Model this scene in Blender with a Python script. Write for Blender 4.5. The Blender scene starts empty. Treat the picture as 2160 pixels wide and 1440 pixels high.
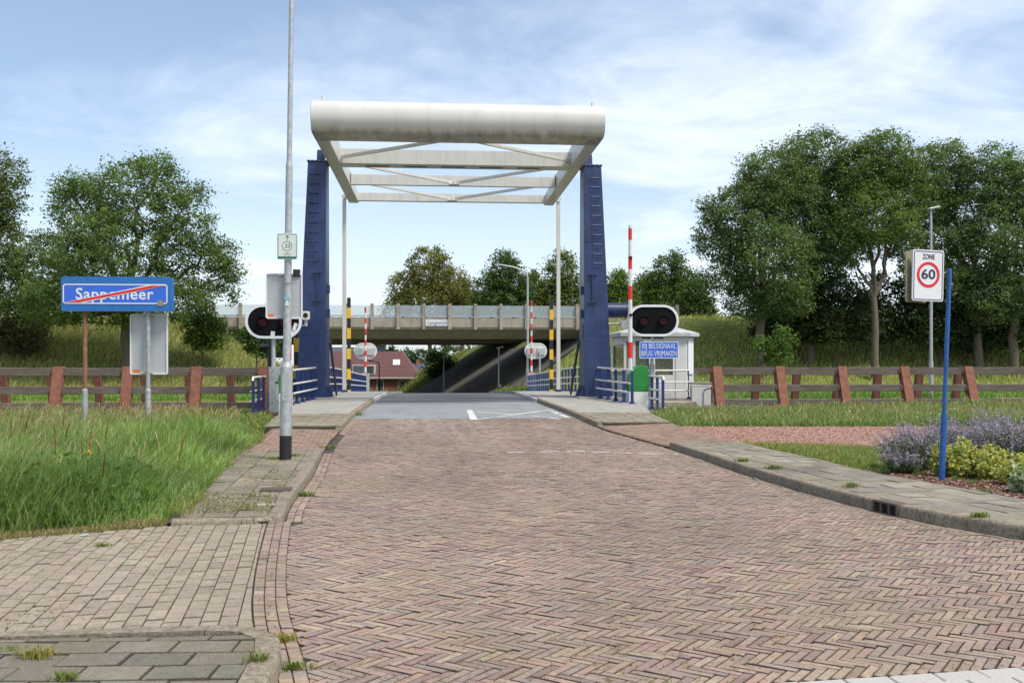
import bpy, bmesh, math, random
import numpy as np
from mathutils import Vector, Matrix
random.seed(7); rng = np.random.default_rng(7)
SC = bpy.context.scene
COL = SC.collection
R = math.radians
# ------------------------------------------------------------------ camera
F_PX, W_PX, H_PX, HORIZON = 2070.0, 2160.0, 1440.0, 768.0
EYE = 1.5
YAW = math.atan(163 / F_PX)
cam_d = bpy.data.cameras.new('camera'); cam = bpy.data.objects.new('camera', cam_d); COL.objects.link(cam)
cam.location = (0, 0, EYE); cam.rotation_euler = (R(90), 0, -YAW)
cam_d.sensor_width = 36; cam_d.lens = F_PX / W_PX * 36
cam_d.shift_y = (HORIZON - H_PX / 2) / W_PX
cam_d.clip_start = .05; cam_d.clip_end = 6000
SC.camera = cam
# ------------------------------------------------------------------ sky, sun, exposure
SUN_EL, SUN_AZ = R(58), R(132)          # azimuth clockwise from +Y
world = bpy.data.worlds.new('World'); SC.world = world; world.use_nodes = True
nt = world.node_tree; nt.nodes.clear()
def N(t, typ, **kw):
    n = t.nodes.new(typ)
    for k, v in kw.items(): setattr(n, k, v)
    return n
out = N(nt, 'ShaderNodeOutputWorld'); bg = N(nt, 'ShaderNodeBackground')
sky = N(nt, 'ShaderNodeTexSky', sky_type='NISHITA', sun_disc=False)
sky.sun_elevation = SUN_EL; sky.sun_rotation = SUN_AZ; sky.air_density = 1.0; sky.dust_density = 1.2; sky.ozone_density = 1.6
tc = N(nt, 'ShaderNodeTexCoord'); sep = N(nt, 'ShaderNodeSeparateXYZ')
nt.links.new(tc.outputs['Generated'], sep.inputs[0])
def wmath(op, a, b=None, clamp=False):
    n = N(nt, 'ShaderNodeMath', operation=op, use_clamp=clamp)
    for i, v in enumerate((a, b)):
        if v is None: continue
        if isinstance(v, (int, float)): n.inputs[i].default_value = v
        else: nt.links.new(v, n.inputs[i])
    return n.outputs[0]
zz = wmath('ADD', wmath('MAXIMUM', sep.outputs[2], 0.0), .16)
cmb = N(nt, 'ShaderNodeCombineXYZ')
nt.links.new(wmath('DIVIDE', sep.outputs[0], zz), cmb.inputs[0]); nt.links.new(wmath('DIVIDE', sep.outputs[1], zz), cmb.inputs[1])
mp = N(nt, 'ShaderNodeMapping'); mp.inputs['Scale'].default_value = (.75, 1.0, 1); mp.inputs['Rotation'].default_value = (0, 0, R(25)); mp.inputs['Location'].default_value = (3.1, 1.7, 0)
nt.links.new(cmb.outputs[0], mp.inputs[0])
n1 = N(nt, 'ShaderNodeTexNoise'); n1.inputs['Scale'].default_value = .55; n1.inputs['Detail'].default_value = 7; n1.inputs['Roughness'].default_value = .55; n1.inputs['Distortion'].default_value = .5
n2 = N(nt, 'ShaderNodeTexNoise'); n2.inputs['Scale'].default_value = 1.9; n2.inputs['Detail'].default_value = 6; n2.inputs['Roughness'].default_value = .6; n2.inputs['Distortion'].default_value = .9
nt.links.new(mp.outputs[0], n1.inputs[0]); nt.links.new(mp.outputs[0], n2.inputs[0])
mix = wmath('ADD', wmath('MULTIPLY', n1.outputs[0], .72), wmath('MULTIPLY', n2.outputs[0], .28))
rmp = N(nt, 'ShaderNodeMapRange', interpolation_type='SMOOTHSTEP'); rmp.inputs['From Min'].default_value = .43; rmp.inputs['From Max'].default_value = .66
nt.links.new(mix, rmp.inputs[0])
hz = N(nt, 'ShaderNodeMapRange', interpolation_type='SMOOTHSTEP'); hz.inputs['From Min'].default_value = .34; hz.inputs['From Max'].default_value = -.02
hz.inputs['To Min'].default_value = 0; hz.inputs['To Max'].default_value = .52
nt.links.new(sep.outputs[2], hz.inputs[0])
cl = wmath('ADD', wmath('MULTIPLY', rmp.outputs[0], .82), .1)
cl = wmath('MAXIMUM', cl, hz.outputs[0], True)
mx = N(nt, 'ShaderNodeMix', data_type='RGBA'); nt.links.new(cl, mx.inputs[0]); nt.links.new(sky.outputs[0], mx.inputs[6])
mx.inputs[7].default_value = (6.6, 7.1, 7.95, 1)       # thin white cloud
nt.links.new(mx.outputs[2], bg.inputs[0]); bg.inputs[1].default_value = .098
nt.links.new(bg.outputs[0], out.inputs[0])
sd = bpy.data.lights.new('sun', 'SUN'); sun = bpy.data.objects.new('sun', sd); COL.objects.link(sun)
sd.energy = 2.5; sd.angle = R(16); sd.color = (1, .93, .82)
sun.rotation_euler = (R(90) - SUN_EL, 0, -SUN_AZ + math.pi)
SC.view_settings.view_transform = 'Standard'; SC.view_settings.look = 'None'; SC.view_settings.gamma = 1
SC.view_settings.exposure = .86
SC.cycles.max_bounces = 6; SC.cycles.transparent_max_bounces = 12; SC.cycles.use_denoising = True

# ------------------------------------------------------------------ geometry helpers
ct, st = math.cos(YAW), math.sin(YAW)
def PG(px, py, z=0.0):          # point of the plane z seen at a photo pixel
    u = (px - 1080) / F_PX; t = (EYE - z) * F_PX / (py - HORIZON)
    return Vector((t * (u * ct + st), t * (ct - u * st), z))
def PY(px, py, Y):              # point at distance Y down the road seen at a photo pixel
    u = (px - 1080) / F_PX; t = Y / (ct - u * st)
    return Vector((t * (u * ct + st), Y, EYE + t * (HORIZON - py) / F_PX))
def XY(px, Y): return PY(px, HORIZON, Y).x
def lerp_tab(tab, y):
    if y <= tab[0][0]: return tab[0][1]
    for (a, b), (c, d) in zip(tab, tab[1:]):
        if y <= c: return b + (d - b) * (y - a) / (c - a)
    return tab[-1][1]
ZR = [(0, 0), (19, 0), (22, .02), (26, .1), (29.5, .19), (32.5, .25), (36, .27), (40, .25), (46, .12), (65, -.4), (80, -1.0), (100, -1.9), (130, -2.2), (700, -2.2)]
def zr(y): return lerp_tab(ZR, y)

class MB:
    def __init__(s): s.v = []; s.f = []
    def add(s, vs, fs):
        o = len(s.v); s.v += [tuple(v) for v in vs]; s.f += [tuple(i + o for i in f) for f in fs]; return s
    def box(s, c, d, M=None):
        x, y, z = d[0] / 2, d[1] / 2, d[2] / 2
        vs = [Vector((a * x, b * y, e * z)) for a in (-1, 1) for b in (-1, 1) for e in (-1, 1)]
        if M is not None: vs = [M @ v for v in vs]
        vs = [v + Vector(c) for v in vs]
        return s.add(vs, [(0, 1, 3, 2), (4, 6, 7, 5), (0, 4, 5, 1), (2, 3, 7, 6), (0, 2, 6, 4), (1, 5, 7, 3)])
    def bx(s, x0, x1, y0, y1, z0, z1): return s.box(((x0 + x1) / 2, (y0 + y1) / 2, (z0 + z1) / 2), (x1 - x0, y1 - y0, z1 - z0))
    def beam(s, p, q, w, h, up=(0, 0, 1)):
        p, q = Vector(p), Vector(q); d = (q - p); L = d.length; d.normalize(); u = Vector(up)
        r = d.cross(u).normalized(); u = r.cross(d)
        M = Matrix((r, d, u)).transposed()
        return s.box((p + q) / 2, (w, L, h), M)
    def cyl(s, p, q, r0, r1=None, n=12, caps=True):
        r1 = r0 if r1 is None else r1
        p, q = Vector(p), Vector(q); d = (q - p).normalized()
        a = Vector((0, 0, 1)) if abs(d.z) < .9 else Vector((1, 0, 0))
        e = d.cross(a).normalized(); g = d.cross(e)
        vs = []
        for P, rr in ((p, r0), (q, r1)):
            for i in range(n):
                t = 2 * math.pi * i / n; vs.append(P + e * math.cos(t) * rr + g * math.sin(t) * rr)
        fs = [(i, (i + 1) % n, n + (i + 1) % n, n + i) for i in range(n)]
        if caps: fs += [tuple(range(n - 1, -1, -1)), tuple(range(n, 2 * n))]
        return s.add(vs, fs)
    def tube(s, pts, r, n=8):
        pts = [Vector(p) for p in pts]; rs = r if isinstance(r, (list, tuple)) else [r] * len(pts)
        vs = []; e = None
        for i, P in enumerate(pts):
            d = (pts[min(i + 1, len(pts) - 1)] - pts[max(i - 1, 0)]).normalized()
            if e is None: e = d.cross(Vector((0, 0, 1)) if abs(d.z) < .9 else Vector((1, 0, 0))).normalized()
            e = (e - d * e.dot(d)).normalized(); g = d.cross(e)
            for k in range(n):
                t = 2 * math.pi * k / n; vs.append(P + (e * math.cos(t) + g * math.sin(t)) * rs[i])
        fs = []
        for i in range(len(pts) - 1):
            for k in range(n): fs.append((i * n + k, i * n + (k + 1) % n, (i + 1) * n + (k + 1) % n, (i + 1) * n + k))
        fs += [tuple(range(n - 1, -1, -1)), tuple(range((len(pts) - 1) * n, len(pts) * n))]
        return s.add(vs, fs)
    def prism(s, poly, f0, f1):      # poly: list of 2D, f0/f1: 2D -> 3D for the two end caps
        n = len(poly); vs = [f0(*p) for p in poly] + [f1(*p) for p in poly]
        fs = [(i, (i + 1) % n, n + (i + 1) % n, n + i) for i in range(n)] + [tuple(range(n - 1, -1, -1)), tuple(range(n, 2 * n))]
        return s.add(vs, fs)
    def mesh(s, name):
        m = bpy.data.meshes.new(name); m.from_pydata([tuple(v) for v in s.v], [], s.f); m.update()
        bm = bmesh.new(); bm.from_mesh(m); bmesh.ops.recalc_face_normals(bm, faces=bm.faces); bm.to_mesh(m); bm.free()
        return m
    def build(s, name, mat, parent=None, bevel=0, smooth=False):
        m = s.mesh(name); m.materials.append(mat)
        o = bpy.data.objects.new(name, m); COL.objects.link(o)
        if parent is not None: o.parent = parent
        if smooth:
            m.polygons.foreach_set('use_smooth', [True] * len(m.polygons)); m.set_sharp_from_angle(angle=R(40))
        if bevel:
            b = o.modifiers.new('bevel', 'BEVEL'); b.width = bevel; b.segments = 2; b.limit_method = 'ANGLE'; b.angle_limit = R(40)
        return o
def tag(o, label, cat, group=None, kind=None):
    o['label'] = label; o['category'] = cat
    if group: o['group'] = group
    if kind: o['kind'] = kind
    return o
def thing(name, label, cat, loc=(0, 0, 0), rz=0.0, group=None):
    o = bpy.data.objects.new(name, None); COL.objects.link(o); o.location = loc; o.rotation_euler = (0, 0, rz); o.empty_display_size = .2
    return tag(o, label, cat, group)
def np_mesh(name, V, tri, mat, fcol=None, parent=None, quads=False):
    m = bpy.data.meshes.new(name); k = 4 if quads else 3; nf = len(tri)
    m.vertices.add(len(V)); m.vertices.foreach_set('co', np.ascontiguousarray(V, dtype=np.float32).ravel())
    m.loops.add(nf * k); m.loops.foreach_set('vertex_index', np.ascontiguousarray(tri, dtype=np.int32).ravel())
    m.polygons.add(nf); m.polygons.foreach_set('loop_start', np.arange(0, nf * k, k, dtype=np.int32))
    m.update(calc_edges=True)
    if fcol is not None:
        a = m.attributes.new('Col', 'FLOAT_COLOR', 'FACE')
        c = np.ones((nf, 4), dtype=np.float32); c[:, :3] = fcol; a.data.foreach_set('color', c.ravel())
    m.materials.append(mat)
    o = bpy.data.objects.new(name, m); COL.objects.link(o)
    if parent is not None: o.parent = parent
    return o

# ------------------------------------------------------------------ materials
def new_mat(name):
    m = bpy.data.materials.new(name); m.use_nodes = True; t = m.node_tree
    b = t.nodes['Principled BSDF']; return m, t, b
def noise(t, scale, detail=5, rough=.6, coord='Object', stretch=None, dist=0):
    c = N(t, 'ShaderNodeTexCoord'); n = N(t, 'ShaderNodeTexNoise')
    n.inputs['Scale'].default_value = scale; n.inputs['Detail'].default_value = detail; n.inputs['Roughness'].default_value = rough; n.inputs['Distortion'].default_value = dist
    src = c.outputs[coord]
    if coord == 'World': pass
    if stretch:
        mpn = N(t, 'ShaderNodeMapping'); mpn.inputs['Scale'].default_value = stretch; t.links.new(src, mpn.inputs[0]); src = mpn.outputs[0]
    t.links.new(src, n.inputs[0]); return n.outputs[0]
def geo_noise(t, scale, detail=5, rough=.6, stretch=None):     # by world position
    c = N(t, 'ShaderNodeNewGeometry'); n = N(t, 'ShaderNodeTexNoise')
    n.inputs['Scale'].default_value = scale; n.inputs['Detail'].default_value = detail; n.inputs['Roughness'].default_value = rough
    src = c.outputs['Position']
    if stretch:
        mpn = N(t, 'ShaderNodeMapping'); mpn.inputs['Scale'].default_value = stretch; t.links.new(src, mpn.inputs[0]); src = mpn.outputs[0]
    t.links.new(src, n.inputs[0]); return n.outputs[0]
def ramp(t, fac, stops):
    r = N(t, 'ShaderNodeValToRGB'); e = r.color_ramp.elements
    while len(e) < len(stops): e.new(.5)
    for x, (p, c) in zip(e, stops): x.position = p; x.color = (*c, 1)
    t.links.new(fac, r.inputs[0]); return r.outputs[0]
def mixc(t, fac, a, b, mode='MIX'):
    m = N(t, 'ShaderNodeMix', data_type='RGBA', blend_type=mode)
    for s, v in ((m.inputs[0], fac), (m.inputs[6], a), (m.inputs[7], b)):
        if isinstance(v, (int, float)): s.default_value = v
        elif isinstance(v, tuple): s.default_value = (*v, 1)
        else: t.links.new(v, s)
    return m.outputs[2]
def bump(t, b, h, strength=.3, dist=.02):
    n = N(t, 'ShaderNodeBump'); n.inputs['Strength'].default_value = strength; n.inputs['Distance'].default_value = dist
    t.links.new(h, n.inputs['Height']); t.links.new(n.outputs[0], b.inputs['Normal'])
def mat(name, c, rough=.6, metal=0, var=.12, scale=6, dirt=None, dirt_amt=.5, dirt_scale=1.2, stretch=(1, 1, .25), bmp=0, bscale=60, spec=.5):
    m, t, b = new_mat(name)
    lo = tuple(x * (1 - var) for x in c); hi = tuple(min(1, x * (1 + var)) for x in c)
    col = ramp(t, geo_noise(t, scale), [(.3, lo), (.7, hi)])
    if dirt:
        f = ramp(t, geo_noise(t, dirt_scale, 8, .68, stretch), [(.5, (0, 0, 0)), (.78, (dirt_amt,) * 3)])
        col = mixc(t, f, col, dirt)
    t.links.new(col, b.inputs['Base Color'])
    b.inputs['Roughness'].default_value = rough; b.inputs['Metallic'].default_value = metal; b.inputs['Specular IOR Level'].default_value = spec
    if bmp: bump(t, b, geo_noise(t, bscale, 4), bmp, .01)
    return m
def stain_dummy(): pass
def mat_attr(name, rough=.8, grain=.25, gscale=120, bmp=.3, stain=None, stain_scale=.7, spec=.3, speck=None, moss=None):
    m, t, b = new_mat(name)
    a = N(t, 'ShaderNodeAttribute', attribute_name='Col')
    g = geo_noise(t, gscale, 3, .7)
    col = mixc(t, grain, a.outputs['Color'], ramp(t, g, [(.3, (.12, .12, .12)), (.7, (.9, .9, .9))]), 'OVERLAY')
    col = mixc(t, .38, col, ramp(t, geo_noise(t, 17, 6, .72), [(.3, (.2, .19, .17)), (.7, (.8, .8, .8))]), 'OVERLAY')
    if stain:
        f = ramp(t, geo_noise(t, stain_scale, 7, .65, (1, .4, 1)), [(.44, (0, 0, 0)), (.72, (.62,) * 3)]); col = mixc(t, f, col, stain)
    if moss:
        f = ramp(t, geo_noise(t, .55, 6, .7), [(.5, (0, 0, 0)), (.72, (.5,) * 3)]); col = mixc(t, f, col, moss)
    if speck:
        f = ramp(t, geo_noise(t, 260, 1, .5), [(.58, (0, 0, 0)), (.68, (.7,) * 3)]); col = mixc(t, f, col, speck)
    t.links.new(col, b.inputs['Base Color']); b.inputs['Roughness'].default_value = rough; b.inputs['Specular IOR Level'].default_value = spec
    if bmp: bump(t, b, g, bmp, .004)
    return m
def leaf_mat(name, trans=.35, rough=.55, spec=.35):
    m, t, b = new_mat(name)
    a = N(t, 'ShaderNodeAttribute', attribute_name='Col')
    t.links.new(a.outputs['Color'], b.inputs['Base Color']); b.inputs['Roughness'].default_value = rough; b.inputs['Specular IOR Level'].default_value = spec
    tr = N(t, 'ShaderNodeBsdfTranslucent'); t.links.new(mixc(t, 1.0, a.outputs['Color'], (1.25, 1.35, .6), 'MULTIPLY'), tr.inputs[0])
    ms = N(t, 'ShaderNodeMixShader'); ms.inputs[0].default_value = trans
    o = t.nodes['Material Output']; t.links.new(b.outputs[0], ms.inputs[1]); t.links.new(tr.outputs[0], ms.inputs[2]); t.links.new(ms.outputs[0], o.inputs[0])
    return m
M_WHITE = mat('weathered_white_paint', (.62, .61, .57), .38, var=.05, scale=1.2, dirt=(.36, .34, .27), dirt_amt=.6, dirt_scale=1.6, stretch=(3, 3, .5))
M_BRW = mat('bridge_white_paint', (.57, .56, .515), .36, var=.05, scale=.9, dirt=(.33, .32, .26), dirt_amt=.55, dirt_scale=2.2, stretch=(3.2, .8, .35))
M_BLUE = mat('tower_blue_paint', (.014, .031, .102), .38, var=.3, scale=2.5, dirt=(.055, .075, .13), dirt_amt=.55, dirt_scale=3.5, stretch=(3, 3, .25), bmp=.05, bscale=9)
def drum_mat():
    m, t, b = new_mat('counterweight_paint')
    col = ramp(t, geo_noise(t, .9), [(.3, (.54, .53, .495)), (.7, (.585, .575, .54))])
    streak = geo_noise(t, 1.6, 6, .55, (2.4, .8, .3))
    col = mixc(t, ramp(t, streak, [(.5, (0, 0, 0)), (.85, (.3,) * 3)]), col, (.36, .34, .28))
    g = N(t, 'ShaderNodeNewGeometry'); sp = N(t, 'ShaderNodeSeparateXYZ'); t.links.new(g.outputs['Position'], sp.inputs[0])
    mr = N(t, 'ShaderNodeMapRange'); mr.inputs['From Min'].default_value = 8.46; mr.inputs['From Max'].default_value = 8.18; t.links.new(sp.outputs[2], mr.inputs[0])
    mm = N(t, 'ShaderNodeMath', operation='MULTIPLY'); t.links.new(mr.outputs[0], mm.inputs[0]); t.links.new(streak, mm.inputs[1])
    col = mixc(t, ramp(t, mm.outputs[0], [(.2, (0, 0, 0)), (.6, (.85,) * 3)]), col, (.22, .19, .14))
    t.links.new(col, b.inputs['Base Color']); b.inputs['Roughness'].default_value = .34; return m
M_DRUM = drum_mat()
M_RAILB = mat('railing_blue_paint', (.012, .028, .12), .4, var=.25, scale=6)
M_RAILW = mat('railing_white_paint', (.62, .61, .57), .42, var=.06, scale=5, dirt=(.42, .42, .36), dirt_amt=.5, dirt_scale=5)
M_GALV = mat('galvanised_steel', (.40, .42, .43), .5, .35, var=.22, scale=14, dirt=(.26, .27, .27), dirt_amt=.45, dirt_scale=6)
M_GALVB = mat('galvanised_dull', (.33, .35, .36), .6, .2, var=.28, scale=11, dirt=(.20, .20, .18), dirt_amt=.5, dirt_scale=7)
M_ALU = mat('sign_back_aluminium', (.44, .45, .46), .5, .25, var=.05, scale=3, dirt=(.34, .35, .34), dirt_amt=.5, dirt_scale=3)
M_BLACK = mat('black_paint', (.012, .012, .014), .5, var=.25, scale=20)
M_BLACKP = mat('black_board', (.008, .008, .009), .9, var=.3, scale=30, spec=.08)
M_YEL = mat('yellow_paint', (.72, .42, .02), .45, var=.1, scale=8)
M_RED = mat('red_paint', (.62, .025, .02), .42, var=.1, scale=8)
M_BWHITE = mat('boom_white', (.6, .6, .58), .42, var=.05, scale=8, dirt=(.5, .5, .45), dirt_amt=.4, dirt_scale=6)
M_GREEN = mat('green_housing', (.012, .19, .03), .4, var=.12, scale=4, dirt=(.05, .16, .06), dirt_amt=.5, dirt_scale=4)
M_HWHITE = mat('chipped_white_housing', (.62, .64, .62), .55, var=.08, scale=5, dirt=(.27, .29, .28), dirt_amt=.7, dirt_scale=3.5, stretch=(1, 1, .7))
M_LENS = mat('dark_red_lens', (.045, .004, .004), .35, var=.2, scale=20, spec=.2)
M_SIGNBLUE = mat('sign_blue', (.03, .125, .62), .35, var=.04, scale=3)
M_SIGNBLUE2 = mat('sign_frame_blue', (.016, .13, .40), .45, var=.12, scale=9)
M_SIGNWHITE = mat('sign_white', (.68, .69, .715), .35, var=.03, scale=4, dirt=(.52, .53, .5), dirt_amt=.35, dirt_scale=6)
M_SIGNRED = mat('sign_red', (.63, .012, .012), .35, var=.04, scale=4)
M_SIGNDARK = mat('sign_dark_lettering', (.02, .028, .05), .5, var=.05)
M_SIGNGREEN = mat('sign_green', (.015, .13, .085), .45, var=.08)
M_NODEBG = mat('node_sign_face', (.60, .64, .60), .4, var=.05, scale=9, dirt=(.42, .44, .30), dirt_amt=.6, dirt_scale=9)
M_MOSSY = mat('mossy_sign_back', (.23, .22, .13), .8, var=.3, scale=18)
M_POSTBLUE = mat('sign_post_blue', (.015, .09, .30), .45, var=.18, scale=12)
M_STICK_O = mat('orange_sticker', (.62, .17, .03), .5); M_STICK_C = mat('cyan_sticker', (.10, .45, .55), .5); M_STICK_W = mat('white_sticker', (.62, .63, .62), .6, var=.3, scale=60)
M_CONC = mat('concrete', (.33, .29, .235), .85, var=.16, scale=1.4, dirt=(.10, .095, .08), dirt_amt=.75, dirt_scale=1.4, stretch=(2, 2, .3), bmp=.1)
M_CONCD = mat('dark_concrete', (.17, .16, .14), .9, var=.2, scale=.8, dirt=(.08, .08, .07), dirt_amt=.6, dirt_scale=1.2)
M_SLAB = mat('walkway_concrete', (.30, .285, .25), .85, var=.14, scale=2, dirt=(.17, .16, .14), dirt_amt=.5, dirt_scale=1.5, stretch=(1, 1, 1), bmp=.1)
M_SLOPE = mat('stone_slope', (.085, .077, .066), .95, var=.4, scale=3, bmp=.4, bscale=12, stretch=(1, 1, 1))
M_RUST = mat('rust_red_steel', (.195, .078, .046), .85, var=.3, scale=6, dirt=(.12, .045, .03), dirt_amt=.6, dirt_scale=3, bmp=.15)
M_RUSTP = mat('rusty_tube', (.22, .10, .05), .8, var=.35, scale=9, dirt=(.22, .19, .16), dirt_amt=.6, dirt_scale=4)
M_ASPH = mat('asphalt', (.085, .086, .09), .8, var=.2, scale=1.2, dirt=(.13, .13, .135), dirt_amt=.6, dirt_scale=.7, stretch=(2, .35, 1), bmp=.2, bscale=150)
M_DECK = mat('bridge_deck_surface', (.225, .228, .228), .6, var=.12, scale=1.2, dirt=(.13, .132, .135), dirt_amt=.75, dirt_scale=1.0, stretch=(1.6, .35, 1), bmp=.1, bscale=150)
M_MARK = mat('road_paint', (.52, .52, .5), .7, var=.12, scale=12)
M_CABIN = mat('cabin_white', (.56, .56, .545), .45, var=.04, scale=3, dirt=(.45, .46, .42), dirt_amt=.4, dirt_scale=3)
M_CROOF = mat('cabin_roof', (.42, .43, .43), .6, var=.12, scale=4, dirt=(.28, .28, .27), dirt_amt=.5, dirt_scale=2)
M_HOUSEBRICK = mat('house_brick', (.30, .12, .075), .85, var=.2, scale=9)
M_TILE = mat('roof_tile_red', (.145, .068, .066), .6, var=.2, scale=5)
M_TILEB = mat('roof_tile_blue_grey', (.11, .12, .16), .6, var=.2, scale=5)
M_BARK = mat('bark', (.13, .105, .075), .95, var=.35, scale=7, dirt=(.09, .10, .05), dirt_amt=.6, dirt_scale=3, bmp=.6, bscale=22)
M_MUD = mat('joint_sand', (.055, .048, .036), 1, var=.35, scale=9, dirt=(.07, .085, .03), dirt_amt=.8, dirt_scale=2.2, stretch=(1, 1, 1))
M_SOIL = mat('soil', (.05, .035, .026), 1, var=.4, scale=12)
M_COVER = mat('cast_iron', (.12, .092, .075), .75, .3, var=.3, scale=25)
def wood_mat():
    m, t, b = new_mat('weathered_timber')
    g = geo_noise(t, 2.2, 8, .7, (1.0, 6, 14)); col = ramp(t, g, [(.25, (.058, .045, .036)), (.5, (.122, .10, .082)), (.75, (.225, .195, .165))])
    col = mixc(t, ramp(t, geo_noise(t, 1.1, 3), [(.4, (0, 0, 0)), (.7, (.55,) * 3)]), col, (.075, .058, .045))
    t.links.new(col, b.inputs['Base Color']); b.inputs['Roughness'].default_value = .9; bump(t, b, g, .35, .02); return m
M_WOOD = wood_mat()
def glass_mat(name, tint, alpha, rough=.05):
    m, t, b = new_mat(name); b.inputs['Base Color'].default_value = (*tint, 1); b.inputs['Roughness'].default_value = rough
    b.inputs['Specular IOR Level'].default_value = .6
    tr = N(t, 'ShaderNodeBsdfTransparent'); tr.inputs[0].default_value = (*[min(1, .7 + x * .3) for x in tint], 1); ms = N(t, 'ShaderNodeMixShader'); ms.inputs[0].default_value = alpha
    t.links.new(tr.outputs[0], ms.inputs[1]); t.links.new(b.outputs[0], ms.inputs[2]); t.links.new(ms.outputs[0], t.nodes['Material Output'].inputs[0]); return m
M_GLASS = glass_mat('noise_screen_glass', (.62, .70, .74), .3, .15)
M_PANE = glass_mat('cabin_glass', (.12, .15, .14), .22)
M_WINDOW = mat('dark_window_glass', (.05, .06, .07), .08, var=.2, scale=2, spec=.9)
def ground_mat():
    m, t, b = new_mat('grassy_ground')
    c = ramp(t, geo_noise(t, .35, 7, .65), [(.3, (.115, .15, .042)), (.5, (.165, .20, .06)), (.68, (.25, .235, .095))])
    c = mixc(t, .45, c, ramp(t, geo_noise(t, 9, 5, .7), [(.3, (.06, .08, .022)), (.7, (.20, .22, .08))]))
    t.links.new(c, b.inputs['Base Color']); b.inputs['Roughness'].default_value = 1; b.inputs['Specular IOR Level'].default_value = .1
    bump(t, b, geo_noise(t, 6, 6, .7), .8, .15); return m
M_GROUND = ground_mat()
def water_mat():
    m, t, b = new_mat('canal_water'); b.inputs['Base Color'].default_value = (.02, .028, .018, 1); b.inputs['Roughness'].default_value = .06
    bump(t, b, geo_noise(t, 3, 4), .15, .05); return m
M_BRICK = mat_attr('paving_brick', .82, .3, 90, .35, stain=(.165, .138, .10), stain_scale=1.3, moss=(.235, .205, .12))
M_BLOCK = mat_attr('paving_block', .95, .4, 150, .5, stain=(.19, .165, .12), stain_scale=.9, speck=(.5, .46, .4), spec=.15)
M_TILEP = mat_attr('paving_tile', .95, .35, 110, .5, stain=(.115, .105, .075), stain_scale=1.6, speck=(.36, .32, .25), spec=.15, moss=(.17, .165, .085))
M_KERB = mat('kerb_concrete', (.235, .20, .15), .95, var=.45, scale=30, dirt=(.085, .078, .055), dirt_amt=.85, dirt_scale=3.2, stretch=(1, 1, 1), bmp=.7, bscale=70, spec=.2)
M_STONE = mat('light_band_stone', (.40, .385, .35), .85, var=.12, scale=90, dirt=(.35, .33, .29), dirt_amt=.4, dirt_scale=3, stretch=(1, 1, 1), bmp=.2)
M_GRAVEL = mat('red_gravel', (.31, .175, .135), .95, var=.3, scale=45, dirt=(.36, .25, .2), dirt_amt=.6, dirt_scale=1.4, stretch=(1, 1, 1), bmp=.5, bscale=45)
M_CHIP = mat_attr('chips', .9, .2, 60, .2)
M_LEAF = leaf_mat('leaf', .46); M_GRASS = leaf_mat('grass_blade', .42, .6, .25); M_PETAL = leaf_mat('petal', .25, .7, .1)

# ------------------------------------------------------------------ ground sheet and water
def right_toe(y): return 5.5 - (y - 80) * .28
def left_toe(y): return right_toe(y) - 15.5
def terrain(x, y):
    if y < 31.8: z = -.05
    elif y < 34: z = -.05 - 1.75 * (y - 31.8) / 2.2
    elif y < 46: z = -1.8
    elif y < 48: z = -1.8 + 1.55 * (y - 46) / 2
    elif y < 66: z = -.25 - .3 * (y - 48) / 18
    else: z = max(-2.25, -.55 - (y - 66) * .04)
    crest = 5.25
    if 64 < y < 132:
        e = (y - 64) / 16 if y < 80 else (1 if y < 112 else max(0, 1 - (y - 112) / 15))
        e = min(1, e); e = e * crest
        side = max(0, (x - right_toe(y)) * .68, (left_toe(y) - x) * .68)
        z = max(z, min(z + (e - z) * min(1, max(0, e) / crest + 0), z + side)) if e > 0 else z
    if -2.6 < x < 4.2 and y > 47: z = min(z, zr(y) - .08) if not 64 < y < 132 else z
    return z
def build_ground():
    xs = [-900, -500, -260, -140, -90, -65] + [-50 + i * .9 for i in range(115)] + [65, 90, 140, 260, 500, 900]
    ys = [-30, -10, 0, 6, 12, 18, 24, 28] + [30 + i * .7 for i in range(150)] + [140, 160, 200, 300, 500, 900, 1600, 2600]
    V = np.array([(x, y, terrain(x, y)) for y in ys for x in xs], dtype=np.float32)
    b = np.abs(V[:, 1] - 70) < 62
    V[b, 2] += (np.sin(V[b, 0] * .9 + V[b, 1] * .5) * .05 + np.sin(V[b, 0] * 2.3 - V[b, 1] * 1.1) * .03) * ((np.abs(V[b, 0] - 1) > 5.5))
    nx = len(xs); q = [(j * nx + i, j * nx + i + 1, (j + 1) * nx + i + 1, (j + 1) * nx + i) for j in range(len(ys) - 1) for i in range(nx - 1)]
    o = np_mesh('ground', V, np.array(q), M_GROUND, quads=True)
    o.data.polygons.foreach_set('use_smooth', [True] * len(q))
    tag(o, 'grassy ground and road embankment reaching to the horizon', 'ground', kind='structure')
build_ground()
w = MB().add([(-400, 32.6, -.95), (400, 32.6, -.95), (400, 47.3, -.95), (-400, 47.3, -.95)], [(0, 1, 2, 3)]).build('canal_water', water_mat())
tag(w, 'dark canal water between the two timber fenders', 'water', kind='structure')

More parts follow.
